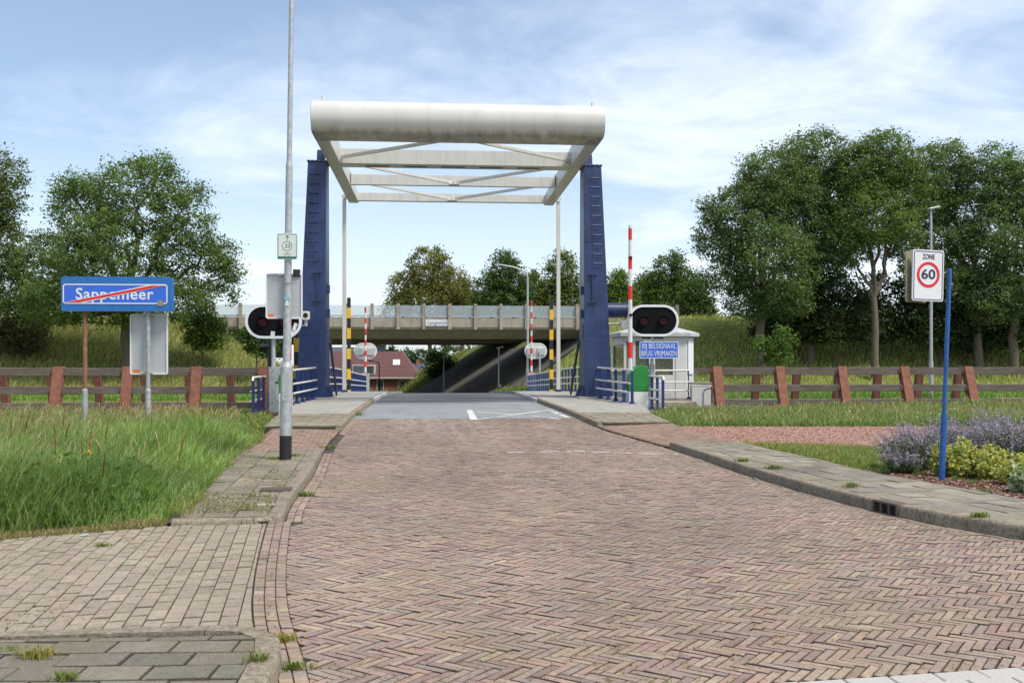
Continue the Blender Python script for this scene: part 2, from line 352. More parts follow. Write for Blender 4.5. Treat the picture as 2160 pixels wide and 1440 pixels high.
# ------------------------------------------------------------------ paving machinery
def clip(poly, planes):
    for a, b, c in planes:               # keep a*x+b*y+c >= 0
        o = []
        for i, p in enumerate(poly):
            q = poly[(i + 1) % len(poly)]; dp = a * p[0] + b * p[1] + c; dq = a * q[0] + b * q[1] + c
            if dp >= 0: o.append(p)
            if dp * dq < 0:
                t = dp / (dp - dq); o.append((p[0] + (q[0] - p[0]) * t, p[1] + (q[1] - p[1]) * t))
        poly = o
        if len(poly) < 3: return []
    return poly
def area(p): return abs(sum(p[i][0] * p[(i + 1) % len(p)][1] - p[(i + 1) % len(p)][0] * p[i][1] for i in range(len(p)))) / 2
def shrink(p, d):
    cx = sum(a for a, b in p) / len(p); cy = sum(b for a, b in p) / len(p); o = []
    for a, b in p:
        l = math.hypot(a - cx, b - cy) or 1; k = max(.3, 1 - d / l * 1.2); o.append((cx + (a - cx) * k, cy + (b - cy) * k))
    return o
def piece_geo(p, z, h, ch, tilt):
    cx = sum(a for a, b in p) / len(p); cy = sum(b for a, b in p) / len(p); n = len(p)
    if area(p) and sum(p[i][0] * p[(i + 1) % n][1] - p[(i + 1) % n][0] * p[i][1] for i in range(n)) < 0: p = p[::-1]
    zf = lambda a, b, dz: (a, b, z(a, b) + dz + tilt[0] * (a - cx) + tilt[1] * (b - cy) + tilt[2])
    top = shrink(p, ch); v = [zf(a, b, 0) for a, b in top] + [zf(a, b, -ch * .7) for a, b in p] + [zf(a, b, -h) for a, b in p]
    f = [tuple(range(n))]
    for i in range(n):
        j = (i + 1) % n; f.append((i, n + i, n + j, j)); f.append((n + i, 2 * n + i, 2 * n + j, n + j))
    return v, f
def in_view(p):
    x, y = p; zc = y * ct + x * st; xc = x * ct - y * st
    return zc > 1 and abs(xc / zc) < 1090 / F_PX and zc > 4.55
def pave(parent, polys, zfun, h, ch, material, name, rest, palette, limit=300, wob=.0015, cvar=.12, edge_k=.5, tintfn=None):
    """polys: 2D outlines. The nearest in view become objects of their own, the rest one part."""
    items = []
    for p in polys:
        c = (sum(a for a, b in p) / len(p), sum(b for a, b in p) / len(p))
        k = random.choices(palette, [w for *_, w in palette])[0]; v = 1 + random.uniform(-cvar, cvar)
        col = tuple(max(.01, k[i] * v * (1 + random.uniform(-.04, .04))) for i in range(3))
        if tintfn: col = tintfn(c, col)
        tl = (random.gauss(0, .012), random.gauss(0, .012), random.gauss(0, wob))
        items.append((math.hypot(*c) / max(.02, area(p)) ** .25 if in_view(c) else 1e9, p, col, tl))
    items.sort(key=lambda t: t[0])
    rv, rf, rc = [], [], []
    for k, (d, p, col, tl) in enumerate(items):
        v, f = piece_geo(p, zfun, h, ch, tl)
        if k < limit and d < 1e8:
            m = bpy.data.meshes.new(name); m.from_pydata(v, [], f); m.update()
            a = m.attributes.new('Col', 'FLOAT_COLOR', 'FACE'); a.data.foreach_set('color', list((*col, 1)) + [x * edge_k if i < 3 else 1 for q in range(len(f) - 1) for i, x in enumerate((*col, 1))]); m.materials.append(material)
            o = bpy.data.objects.new(name, m); COL.objects.link(o); o.parent = parent
        else:
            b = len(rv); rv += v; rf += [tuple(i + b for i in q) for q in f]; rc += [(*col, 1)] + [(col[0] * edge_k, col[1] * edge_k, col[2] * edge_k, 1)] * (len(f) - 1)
    if rf:
        m = bpy.data.meshes.new(rest); m.from_pydata(rv, [], rf); m.update()
        a = m.attributes.new('Col', 'FLOAT_COLOR', 'FACE'); a.data.foreach_set('color', [x for c in rc for x in c]); m.materials.append(material)
        o = bpy.data.objects.new(rest, m); COL.objects.link(o); o.parent = parent; o['kind'] = 'stuff'
def sheet(name, poly, zfun, material, label, cat, kind='structure', dz=0):
    """flat polygon sheet cut into strips along Y so that it follows the road's profile"""
    o = MB(); ys = sorted({round(y, 3) for x, y in poly} | {y for y in np.arange(min(p[1] for p in poly), max(p[1] for p in poly), 1.0)})
    for a, b in zip(ys, ys[1:]):
        s = clip(poly, [(0, 1, -a), (0, -1, b)])
        if len(s) >= 3: o.add([(x, y, zfun(x, y) + dz) for x, y in s], [tuple(range(len(s)))])
    ob = o.build(name, material)
    return tag(ob, label, cat, kind=kind)
def slab(name, left, right, y0, y1, dz, thick, material, parent=None, step=.5, bevel=0):
    """solid strip between left(y) and right(y), its top dz above the road profile"""
    ys = [y0 + (y1 - y0) * i / max(1, round((y1 - y0) / step)) for i in range(round((y1 - y0) / step) + 1)]
    v = []
    for y in ys:
        z = zr(y) + dz; l, r = left(y), right(y); v += [(l, y, z), (r, y, z), (r, y, z - thick), (l, y, z - thick)]
    f = []
    for i in range(len(ys) - 1):
        for k in range(4): f.append((i * 4 + k, i * 4 + (k + 1) % 4, (i + 1) * 4 + (k + 1) % 4, (i + 1) * 4 + k))
    n = (len(ys) - 1) * 4; f += [(3, 2, 1, 0), (n, n + 1, n + 2, n + 3)]
    return MB().add(v, f).build(name, material, parent, bevel)

# ------------------------------------------------------------------ road of herringbone brick
KL = [(2, .0), (4.3, -.58), (5.0, -.70), (5.92, -.93), (7.3, -1.15), (9.1, -1.38), (9.8, -1.46), (10.5, -1.52), (13.2, -1.62), (16.4, -1.85), (18.5, -1.98), (21.4, -2.05), (25.6, -2.12), (31, -1.98), (40, -1.95), (66, -2.0)]
KR = [(2, 12), (5.6, 8.2), (6.3, 6.7), (7.0, 5.75), (7.6, 5.2), (8.5, 4.74), (9.4, 4.5), (11.1, 4.3), (13.1, 4.19), (15, 4.2), (17.3, 4.16), (21.8, 3.78), (26.6, 3.68), (31.5, 3.36), (37, 3.35), (66, 3.5)]
def kl(y): return sum(lerp_tab(KL, y + d) for d in (-.5, -.25, 0, .25, .5)) / 5
def kr(y): return sum(lerp_tab(KR, y + d) for d in (-.5, -.25, 0, .25, .5)) / 5
BRICKPAL = [(.275, .208, .160, 3), (.262, .204, .166, 3), (.288, .232, .170, 3), (.232, .172, .145, 2), (.285, .205, .160, 2), (.238, .198, .168, 2), (.312, .258, .188, 1.0), (.205, .152, .130, 1)]
ASPH0 = 25.6
def white_line(x): return 4.27 + .16 * (x - 0) - .01 * x * x       # near edge of the herringbone (light stone band)
road_poly = [(kl(y) - .3, y) for y in np.arange(2.5, ASPH0 + .01, .8)] + [(kr(y) + .2, y) for y in np.arange(ASPH0, 4.4, -.8)] + [(9, 3.0), (9, 2.5)]
STREAKS = [(-1.05, 25.6, -1.0, 22.6, .09), (-.9, 25.6, -.8, 20.8, .13), (-.65, 25.6, -.55, 21.8, .08), (-.2, 25.6, .05, 18.8, .13), (.05, 25.6, .2, 20.2, .09), (.3, 25.6, .6, 18.4, .11), (.75, 25.6, .95, 21.5, .08), (1.0, 25.4, 1.35, 19.6, .07)]
def road_wear(c, col):
    x, y = c
    # pale rubbed tyre streaks left by traffic coming off the deck
    a = 0
    for x0, y0, x1, y1, w_ in STREAKS:
        if y1 < y < y0 + .2:
            f = (y0 - y) / (y0 - y1); d = abs(x - (x0 + (x1 - x0) * f)); a = max(a, (1 - f) ** .8 * max(0, 1 - d / w_) ** .5)
    a *= random.uniform(.35, 1.0)
    # slow changes of tone, slightly darker worn wheel tracks
    n = .05 * math.sin(x * .9 + y * .33) + .05 * math.sin(x * 1.7 - y * .71 + 1) + .04 * math.sin(y * 1.9 + x * .4)
    t = -.07 * (math.exp(-((x - .1 - .01 * y) / .35) ** 2) + math.exp(-((x - 1.7 - .01 * y) / .35) ** 2))
    k = 1.03 + n + t; col = (col[0] * 1.04, col[1], col[2] * 1.02)
    return tuple(v * k * (1 - a * .75) + p * a * .75 for v, p in zip(col, (.42, .40, .37)))
def build_road():
    o = MB(); ys = list(np.arange(2.6, ASPH0 + .5, .4))
    for a, b in zip(ys, ys[1:]): o.add([(kl(a) - .5, a, zr(a) - .019), (min(kr(a), 9) + .1, a, zr(a) - .019), (min(kr(b), 9) + .1, b, zr(b) - .019), (kl(b) - .5, b, zr(b) - .019)], [(0, 1, 2, 3)])
    road = o.build('brick_road', M_MUD); tag(road, 'brick road laid in herringbone leading up to the bridge', 'road', kind='structure')
    L, Wd, J = .2095, .0524, .008
    ang = R(-45 + 6); ca, sa = math.cos(ang), math.sin(ang); ox, oy = 1.1, 11.0
    hl = lambda y: kl(y) + (.155 if y > 9.3 else .06); hr = lambda y: kr(y) - .12
    polys = []
    rngk = int(30 / Wd)
    for m in range(-90, 90):
        for k in range(-rngk // 2, rngk // 2):
            for typ in (0, 1):
                if typ == 0: x0, y0, w_, h_ = k * Wd + m * L, k * Wd - m * L, L, Wd
                else: x0, y0, w_, h_ = (k - 1) * Wd + L + m * L, k * Wd - L - m * L, Wd, L
                cu, cv = x0 + w_ / 2, y0 + h_ / 2; X = ox + cu * ca - cv * sa; Y = oy + cu * sa + cv * ca
                if not (3.6 < Y < ASPH0 + .1) or X < -2.6 or X > 7.5: continue
                if X < hl(Y) - .15 or X > hr(Y) + .15 or Y < white_line(X) - .15: continue
                zc = Y * ct + X * st; xc = X * ct - Y * st
                if zc < 4.2 or abs(xc / zc) > .58: continue
                jx = random.gauss(0, .0012); jy = random.gauss(0, .0012); ja = random.gauss(0, .008)
                pts = []
                for a, b in ((J / 2, J / 2), (w_ - J / 2, J / 2), (w_ - J / 2, h_ - J / 2), (J / 2, h_ - J / 2)):
                    du, dv = a - w_ / 2, b - h_ / 2; du, dv = du - dv * ja, dv + du * ja
                    u, v = cu + du, cv + dv; pts.append((ox + u * ca - v * sa + jx, oy + u * sa + v * ca + jy))
                pl = []
                if X < hl(Y) + .2: s = (hl(Y + .1) - hl(Y - .1)) / .2; pl.append((1, -s, -(hl(Y) - s * Y)))
                if X > hr(Y) - .2: s = (hr(Y + .1) - hr(Y - .1)) / .2; pl.append((-1, s, hr(Y) - s * Y))
                if Y < white_line(X) + .2: s = (white_line(X + .1) - white_line(X - .1)) / .2; pl.append((-s, 1, -(white_line(X) - s * X)))
                if Y > ASPH0 - .2: pl.append((0, -1, ASPH0))
                if pl: pts = clip(pts, pl)
                if len(pts) >= 3 and area(pts) > .0012: polys.append(pts)
    # soldier rows along both edges
    def along(edge, off, w_, y0, y1, ln):
        y = y0
        while y < y1:
            l = ln * random.uniform(.97, 1.03); s = (edge(y + l) - edge(y)) / l; c = math.cos(math.atan(s)); b = y + l * c
            p = [(edge(y) + off + .001, y + .002), (edge(y) + off + w_ - .001, y + .002), (edge(b) + off + w_ - .001, b - .003), (edge(b) + off + .001, b - .003)]
            if in_view((p[0][0], p[0][1] + .3)) or in_view(p[2]): polys.append(p)
            y = b
    for r_ in range(2): along(kl, .01 + r_ * .072, .07, 9.5, 16.6, .2)
    for r_ in range(2): along(kl, .01 + r_ * .072, .07, 21, ASPH0, .2)
    for r_ in range(3): along(kl, -.155 + r_ * .072, .07, 3.8, 9.5, .1)
    for r_ in range(2): along(kr, -.12 + r_ * .06, .055, 5.5, ASPH0, .2)
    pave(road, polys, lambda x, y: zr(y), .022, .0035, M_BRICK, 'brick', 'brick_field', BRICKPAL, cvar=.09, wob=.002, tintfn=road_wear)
    return road
road = build_road()
# light stones across the bottom right
band = MB(); xs = list(np.arange(.9, 4.2, .3))
for a, b in zip(xs, xs[1:]): band.add([(a, white_line(a) - .45, -.018), (b, white_line(b) - .45, -.018), (b, white_line(b), -.018), (a, white_line(a), -.018)], [(0, 1, 2, 3)])
band = band.build('stone_band', M_MUD); tag(band, 'double row of pale grey stones across the bottom right corner', 'stone band', kind='structure')
for row in range(3):
    x = 1.0 + .11 * row
    while x < 4.1:
        b = x + .235; p = [(x + .003, white_line(x) - .008 - row * .125), (b - .003, white_line(b) - .008 - row * .125), (b - .003, white_line(b) - .128 - row * .125), (x + .003, white_line(x) - .128 - row * .125)]
        v, f = piece_geo(p, lambda x, y: .004, .02, .006, (random.gauss(0, .01), random.gauss(0, .01), random.gauss(0, .001)))
        if row == 2: pass
        o = MB().add(v, f).build('stone', M_STONE if row < 2 else M_KERB, band); x = b

# ------------------------------------------------------------------ block paved driveway on the left
def build_blocks():
    base = sheet('block_driveway', [(-9, 4.9), (-.5, 4.9), (-.85, 5.9), (-1.3, 7.3), (-1.6, 9.6), (-9, 9.6)], lambda x, y: -.014, M_MUD, 'grey concrete block driveway joining the road from the left', 'driveway')
    a0 = R(7.5); ca, sa = math.cos(a0), math.sin(a0); ox, oy = -1.3, 5.4; polys = []
    bl, bw = .212, .106
    front = lambda x: 5.46 + .05 * (x + 1) if x < -1 else 5.46 - .35 * (x + 1)
    back = lambda x: 9.36 if x > -2.45 else 9.36 + (x + 2.45) * .55
    for i in range(-60, 20):
        for j in range(-12, 30):
            u0 = i * bw; v0 = j * bl + (bl / 2 if i % 2 else 0)
            pts = [(ox + u * ca - v * sa, oy + u * sa + v * ca) for u, v in ((u0 + .003, v0 + .0065), (u0 + bw - .003, v0 + .0065), (u0 + bw - .003, v0 + bl - .0065), (u0 + .003, v0 + bl - .0065))]
            cx = sum(p[0] for p in pts) / 4; cy = sum(p[1] for p in pts) / 4
            if not in_view((cx + .15, cy + .3)) and not in_view((cx, cy + .3)): continue
            if cx < -4.6: continue
            e = kl(cy) - .165; s = (kl(cy + .1) - kl(cy - .1)) / .2
            pl = [(-1, s, e - s * cy), (0, 1, -front(cx)), (0, -1, back(cx))]
            p = clip(pts, pl)
            if len(p) >= 3 and area(p) > .004: polys.append(p)
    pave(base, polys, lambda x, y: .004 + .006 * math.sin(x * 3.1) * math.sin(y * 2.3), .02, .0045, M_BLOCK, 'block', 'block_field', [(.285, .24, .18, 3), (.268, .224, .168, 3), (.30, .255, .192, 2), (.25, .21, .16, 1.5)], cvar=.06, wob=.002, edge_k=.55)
build_blocks()
KERBH = .11
def kerb_run(parent, pts, w_=.13, ln=1.0, side=1, h=KERBH, dz=0, hf=None):
    """kerb stones laid end to end along a polyline; its road face on the line, body to 'side' (+1: to the left of travel)"""
    P = [Vector((x, y)) for x, y in pts]; seg = []
    for a, b in zip(P, P[1:]):
        d = (b - a).length; k = max(1, round(d / ln)); seg += [(a.lerp(b, i / k), a.lerp(b, (i + 1) / k)) for i in range(k)]
    for i, (a, b) in enumerate(seg):
        t = (b - a).normalized(); n = Vector((-t.y, t.x)) * side
        na = n if i == 0 else (n + Vector((-(seg[i - 1][1] - seg[i - 1][0]).normalized().y, (seg[i - 1][1] - seg[i - 1][0]).normalized().x)) * side).normalized()
        nb = n if i == len(seg) - 1 else (n + Vector((-(seg[i + 1][1] - seg[i + 1][0]).normalized().y, (seg[i + 1][1] - seg[i + 1][0]).normalized().x)) * side).normalized()
        a2 = a + t * .003; b2 = b - t * .003; mkp = lambda h: [(0, -.06), (.012, h - .03), (.02, h - .012), (.036, h), (w_, h), (w_, -.06)]
        prof = mkp(hf(a.y) if hf else h); prof2 = mkp(hf(b.y) if hf else h)
        v = [(a2.x + na.x * o, a2.y + na.y * o, zr(a.y) + dz + z) for o, z in prof] + [(b2.x + nb.x * o, b2.y + nb.y * o, zr(b.y) + dz + z) for o, z in prof2]
        k = len(prof); f = [(q, (q + 1) % k, k + (q + 1) % k, k + q) for q in range(k)] + [tuple(range(k - 1, -1, -1)), tuple(range(k, 2 * k))]
        MB().add(v, f).build('kerb_stone', M_KERB, parent)
def tile_field(parent, inside_planes, ang, origin, size, zfun, palette, nu, nv, limit=300, half=True, name='paving_tile', planes_fn=None, wob=.002, far=60, gap=.0035, stagger=False):
    ca, sa = math.cos(ang), math.sin(ang); polys = []
    for i in range(-nu, nu):
        for j in range(-nv, nv):
            u0 = i * size[0] + (size[0] * .45 if stagger and j % 2 else 0); v0 = j * size[1] + (size[1] / 2 if half and i % 2 else 0); g = gap
            pts = [(origin[0] + u * ca - v * sa, origin[1] + u * sa + v * ca) for u, v in ((u0 + g, v0 + g), (u0 + size[0] - g, v0 + g), (u0 + size[0] - g, v0 + size[1] - g), (u0 + g, v0 + size[1] - g))]
            cx = sum(p[0] for p in pts) / 4; cy = sum(p[1] for p in pts) / 4
            p = clip(pts, planes_fn(cx, cy) if planes_fn else inside_planes)
            if len(p) >= 3 and area(p) > size[0] * size[1] * .06: polys.append(p)
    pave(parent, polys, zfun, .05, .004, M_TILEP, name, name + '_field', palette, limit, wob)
def edge_plane(fn, y, right=True):
    s = (fn(y + .1) - fn(y - .1)) / .2
    return (1, -s, -(fn(y) - s * y)) if right else (-1, s, fn(y) - s * y)
# ---- left pavement with the lamp post
GL = [(9.0, -2.3), (9.84, -2.48), (11.3, -2.64), (14.1, -2.98), (16.6, -3.2), (18.85, -3.35), (24, -3.75), (29, -4.3)]
def gl(y): return lerp_tab(GL, y)
lz = lambda y: lerp_tab([(9.3, .05), (9.6, .058), (11.2, .1), (30, .1)], y)
pl_ = sheet('pavement_left', [(gl(9.4) - .1, 9.36), (-1.55, 9.36), (-1.66, 10.5), (-1.76, 13.2), (-1.98, 16.4), (gl(16.4) - .1, 16.4)], lambda x, y: lz(y) - .025, M_MUD, 'mossy tiled pavement round the lamp post on the left', 'pavement')
kerb_run(pl_, [(-2.45, 9.34), (-1.80, 9.32), (-1.68, 9.335), (-1.58, 9.385), (-1.52, 9.46), (kl(9.6) - .01, 9.6)] + [(kl(y) - .004, y) for y in (10.5, 11.5, 12.5, 13.5, 14.5, 15.5, 16.42)], side=1, hf=lambda y: lz(y) + .004)
TP = [(.22, .195, .15, 3), (.19, .17, .13, 3), (.25, .215, .165, 2), (.165, .15, .12, 1)]
tile_field(pl_, None, R(4), (-1.9, 9.5), (.302, .302), lambda x, y: lz(y) + .006 * math.sin(x * 4 + y), TP, 8, 26,
           planes_fn=lambda x, y: [edge_plane(lambda q: kl(q) - .132, y, False), edge_plane(gl, y, True), (0, 1, -9.49), (0, -1, 16.35)])
# ---- bottom left pavement
pb = sheet('pavement_corner', [(-5, 4.0), (-.75, 4.0), (-.9, 5.2), (-5, 5.2)], lambda x, y: .06, M_MUD, 'worn grey tiled pavement in the bottom left corner', 'pavement')
kerb_run(pb, [(-.72, 4.1), (-.74, 4.9), (-.79, 5.18), (-.95, 5.38), (-1.2, 5.44), (-2.2, 5.40), (-4.2, 5.30)], side=1, h=.095, w_=.14)
tile_field(pb, [(-1, 0, -.88), (0, -1, 5.22)], R(-2), (-1.0, 4.92), (.306, .21), lambda x, y: .088, [(.16, .145, .115, 3), (.14, .128, .105, 3), (.18, .16, .125, 2)], 14, 6, half=False, gap=.006, stagger=True)
# ---- right pavement
GR = [(6.6, 9.2), (7.8, 7.5), (8.6, 6.65), (9.6, 6.06), (11, 5.8), (12, 5.66), (15, 5.52), (17.6, 5.42)]
def gr(y): return lerp_tab(GR, y)
pr = sheet('pavement_right', [(kr(y) + .1, y) for y in np.arange(6.8, 17.4, .7)] + [(gr(y) + .05, y) for y in np.arange(17.3, 6.8, -.7)], lambda x, y: .08, M_MUD, 'tiled pavement curving along the right kerb', 'pavement')
rk = [(kr(y), y) for y in (6.2, 7.0, 7.6, 8.0)]
kerb_run(pr, [(kr(y), y) for y in (17.2, 16.2, 15, 14, 13.1, 12.1, 11.1, 10.2, 9.72)], side=1, h=.12)
kerb_run(pr, [(kr(y), y) for y in (9.32, 8.9, 8.5, 8.0, 7.6, 7.0, 6.3)], side=1, h=.12)
tile_field(pr, None, R(5), (4.6, 10.0), (.302, .302), lambda x, y: .113 + .004 * math.sin(x * 3 + y * 2), [(.25, .225, .175, 3), (.22, .20, .16, 3), (.20, .185, .155, 2), (.30, .27, .21, .8)], 26, 26,
           planes_fn=lambda x, y: [edge_plane(lambda q: kr(q) + .135, y, True), edge_plane(gr, y, False), (0, -1, 17.2), (0, 1, -6.6)])
t = thing('gully_inlet', 'rusty cast iron drain inlet set into the right kerb', 'drain', (kr(9.52), 9.52, 0), math.atan2(kr(9.72) - kr(9.32), -.4) * -1 + R(90) if False else 0)
gx0 = (kr(9.32) - kr(9.72)) / .4; t.rotation_euler = (0, 0, math.atan(gx0) )
o = MB(); o.bx(-.005, .16, -.2, .2, .10, .122)
for yy in (-.19, -.065, .065, .19): o.bx(-.008, .02, yy - .014, yy + .014, -.02, .10)
o.bx(-.008, .03, -.2, .2, -.03, .006); o.build('frame', M_COVER, t, .004)
MB().bx(.07, .09, -.2, .2, -.03, .10).build('throat', M_BLACK, t)
t = thing('inspection_cover', 'small rusty ribbed grating set in the left pavement tiles', 'drain cover', (*PG(583, 1032, .1).xy, .104), R(4))
MB().bx(-.17, .17, -.12, .12, -.02, .008).build('plate', M_COVER, t, .003)
for k in range(9): MB().bx(-.15 + k * .036, -.135 + k * .036, -.1, .1, .0085, .014).build('rib', M_COVER, t)
# ---- brick ramps either side (driveway crossings), verge crossing
def ramp_bricks(name, xl, xr, y0, y1, label, zoff):
    b_ = MB(); ys = list(np.arange(y0, y1 + .01, .45))
    for a, c in zip(ys, ys[1:]): b_.add([(xl(a), a, zr(a) + zoff(0, a) - .012), (xr(a), a, zr(a) + zoff(1, a) - .012), (xr(c), c, zr(c) + zoff(1, c) - .012), (xl(c), c, zr(c) + zoff(0, c) - .012)], [(0, 1, 2, 3)])
    base = b_.build(name, M_MUD); tag(base, label, 'paving', kind='structure'); polys = []
    y = y0; r_ = 0
    while y < y1 - .06:
        x = xl(y) + (.1 if r_ % 2 else 0)
        while x < xr(y) - .05:
            polys.append([(x + .003, y + .003), (min(x + .2, xr(y)) - .003, y + .003), (min(x + .2, xr(y)) - .003, y + .066), (x + .003, y + .066)]); x += .206
        y += .0705; r_ += 1
    def zf(x, y): f = (x - xl(y)) / max(.01, xr(y) - xl(y)); return zr(y) + zoff(0, y) + (zoff(1, y) - zoff(0, y)) * f
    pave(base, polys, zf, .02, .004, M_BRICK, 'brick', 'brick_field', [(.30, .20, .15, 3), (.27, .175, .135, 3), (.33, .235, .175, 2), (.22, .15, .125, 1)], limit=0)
ramp_bricks('driveway_crossing_left', lambda y: gl(y) + .02, lambda y: kl(y) - .005, 16.45, 22.0, 'red brick crossing between the left pavement and the bridge', lambda s, y: .07 if s == 0 else .03)
ramp_bricks('driveway_crossing_right', lambda y: kr(y) + .005, lambda y: lerp_tab([(17.3, 5.4), (20, 5.45), (22, 5.5), (24, 5.7)], y), 17.3, 22.6, 'red brick crossing between the right kerb and the bridge', lambda s, y: .03 if s == 0 else .09)

# ------------------------------------------------------------------ asphalt, bridge deck, walkways
asph = slab('asphalt_approach', kl, kr, ASPH0, 32.45, 0, .25, M_DECK); tag(asph, 'smooth grey asphalt approach at the foot of the bridge', 'road', kind='structure')
def far_c(y): return 0 if y < 62 else -(y - 62) * .14
asph2 = slab('asphalt_far', lambda y: kl(y) + far_c(y), lambda y: kr(y) + far_c(y), 41.2, 128, 0, .3, M_ASPH, step=1.0); tag(asph2, 'dark asphalt road dipping away beyond the bridge under the overpass', 'road', kind='structure')
for nm, L_, R_, lab in (('walkway_left', lambda y: lerp_tab([(21.6, -3.75), (26, -4.05), (29.2, -4.45), (33.4, -4.6)], y), lambda y: kl(y) - .14, 'left'), ('walkway_right', lambda y: kr(y) + .14, lambda y: lerp_tab([(22, 5.45), (25.5, 5.7), (29, 6.2), (33.4, 6.3)], y), 'right')):
    o = slab(nm, L_, R_, 25.9, 33.4, .12, .75, M_SLAB); tag(o, f'plain concrete walkway along the {lab} kerb of the bridge approach', 'walkway', kind='structure')
    o2 = slab(nm + '_far', (lambda y: -4.6) if lab == 'left' else (lambda y: kr(y) + .14), (lambda y: kl(y) - .14) if lab == 'left' else (lambda y: 6.3), 41.3, 66, .12, .6, M_SLAB, step=1.0)
    tag(o2, f'concrete walkway behind the bridge on the {lab} side', 'walkway', kind='structure')
    # tiled part in front
    b_ = slab('pavement_bridge_' + lab, L_, R_, 22.0 if lab == 'left' else 22.6, 25.9, .09, .3, M_MUD); tag(b_, f'worn tiled pavement in front of the {lab} bridge walkway', 'pavement', kind='structure')
    tile_field(b_, None, 0, ((-2.3, 22) if lab == 'left' else (3.9, 22.4)), (.302, .302), lambda x, y: zr(y) + .118, [(.26, .225, .17, 3), (.22, .195, .155, 3), (.29, .25, .19, 1)], 10, 15, limit=0,
               planes_fn=lambda x, y, L_=L_, R_=R_: [edge_plane(lambda q: L_(q) + .02, y, True), edge_plane(R_, y, False), (0, -1, 25.88), (0, 1, -(22.02 if lab == 'left' else 22.62))])
    kp = slab('kerb_' + lab, (lambda y: kl(y) - .13) if lab == 'left' else (lambda y: kr(y) + .005), (lambda y: kl(y) - .005) if lab == 'left' else (lambda y: kr(y) + .13), 21.7 if lab == 'left' else 22.3, 22.0 if lab == 'left' else 22.6, .05, .2, M_KERB)
    tag(kp, f'low sloping kerb piece starting the bridge kerb on the {lab}', 'kerb', kind='structure')
    if lab == 'left': kerb_run(kp, [(kl(y), y) for y in (22, 24, 26, 28, 30, 32.4)], side=1, h=.125)
    else: kerb_run(kp, [(kr(y), y) for y in (32.4, 30, 28, 26, 24, 22.6)], side=1, h=.125)

# road markings on the asphalt and bricks (worn white paint)
def stroke(name, pts, w_, parent, skip=0, seg=.09, z=.005):
    o = MB(); P = [Vector(p) for p in pts]
    for a, b in zip(P, P[1:]):
        d = (b - a); n = max(1, round(d.length / seg)); t_ = d.normalized(); nn = Vector((-t_.y, t_.x))
        ph = random.random() * 9
        for i in range(n):
            if skip and (math.sin(i * .55 + ph) * .5 + .5) * .6 + random.random() * .5 < skip: continue
            ww = w_ * random.uniform(.75, 1.1) / 2; p = a.lerp(b, i / n); q = a.lerp(b, (i + 1) / n)
            o.add([(p.x - nn.x * ww, p.y - nn.y * ww, zr(p.y) + z), (q.x - nn.x * ww, q.y - nn.y * ww, zr(q.y) + z), (q.x + nn.x * ww, q.y + nn.y * ww, zr(q.y) + z), (p.x + nn.x * ww, p.y + nn.y * ww, zr(p.y) + z)], [(0, 1, 2, 3)])
    return o.build(name, M_MARK, parent)
mk = bpy.data.objects.new('road_marking', None); COL.objects.link(mk); tag(mk, 'worn white cross-in-box marking where brick meets asphalt', 'road marking', kind='structure')
def G(px, py, z=.06): return PG(px, py, z).xy
stroke('line', [G(990, 868, .12), G(1000, 886, .07)], .2, mk)
stroke('line', [G(1003, 869, .12), G(1165, 869, .12)], .22, mk)
stroke('line', [G(1158, 868, .12), G(1200, 882, .08)], .16, mk, .2)
stroke('line', [G(1003, 872, .1), G(1085, 876, .1), G(1158, 868, .12)], .2, mk, .15)
stroke('line', [G(1003, 886, .07), G(1085, 876, .1)], .14, mk, .25)
stroke('line', [G(1120, 878, .09), G(1195, 886, .07)], .14, mk, .35)
stroke('line', [G(1060, 886, .07), G(1140, 886, .07)], .12, mk, .5)
mk2 = bpy.data.objects.new('stop_line', None); COL.objects.link(mk2); tag(mk2, 'worn white line painted across the right half of the brick road', 'road marking', kind='structure')
stroke('line', [G(1070, 954, 0), G(1210, 952, 0), G(1330, 956, 0), G(1430, 958, 0)], .11, mk2, .42, .05)

# ------------------------------------------------------------------ the drawbridge
AX = .72
br = thing('drawbridge', 'white and blue balance-beam drawbridge with large rounded counterweight over the road', 'drawbridge', (AX, 33, 0))
def L3(x, y, z): return (x - AX, y - 33, z)     # world -> bridge local
BZ0, BZ1 = 8.18, 8.74
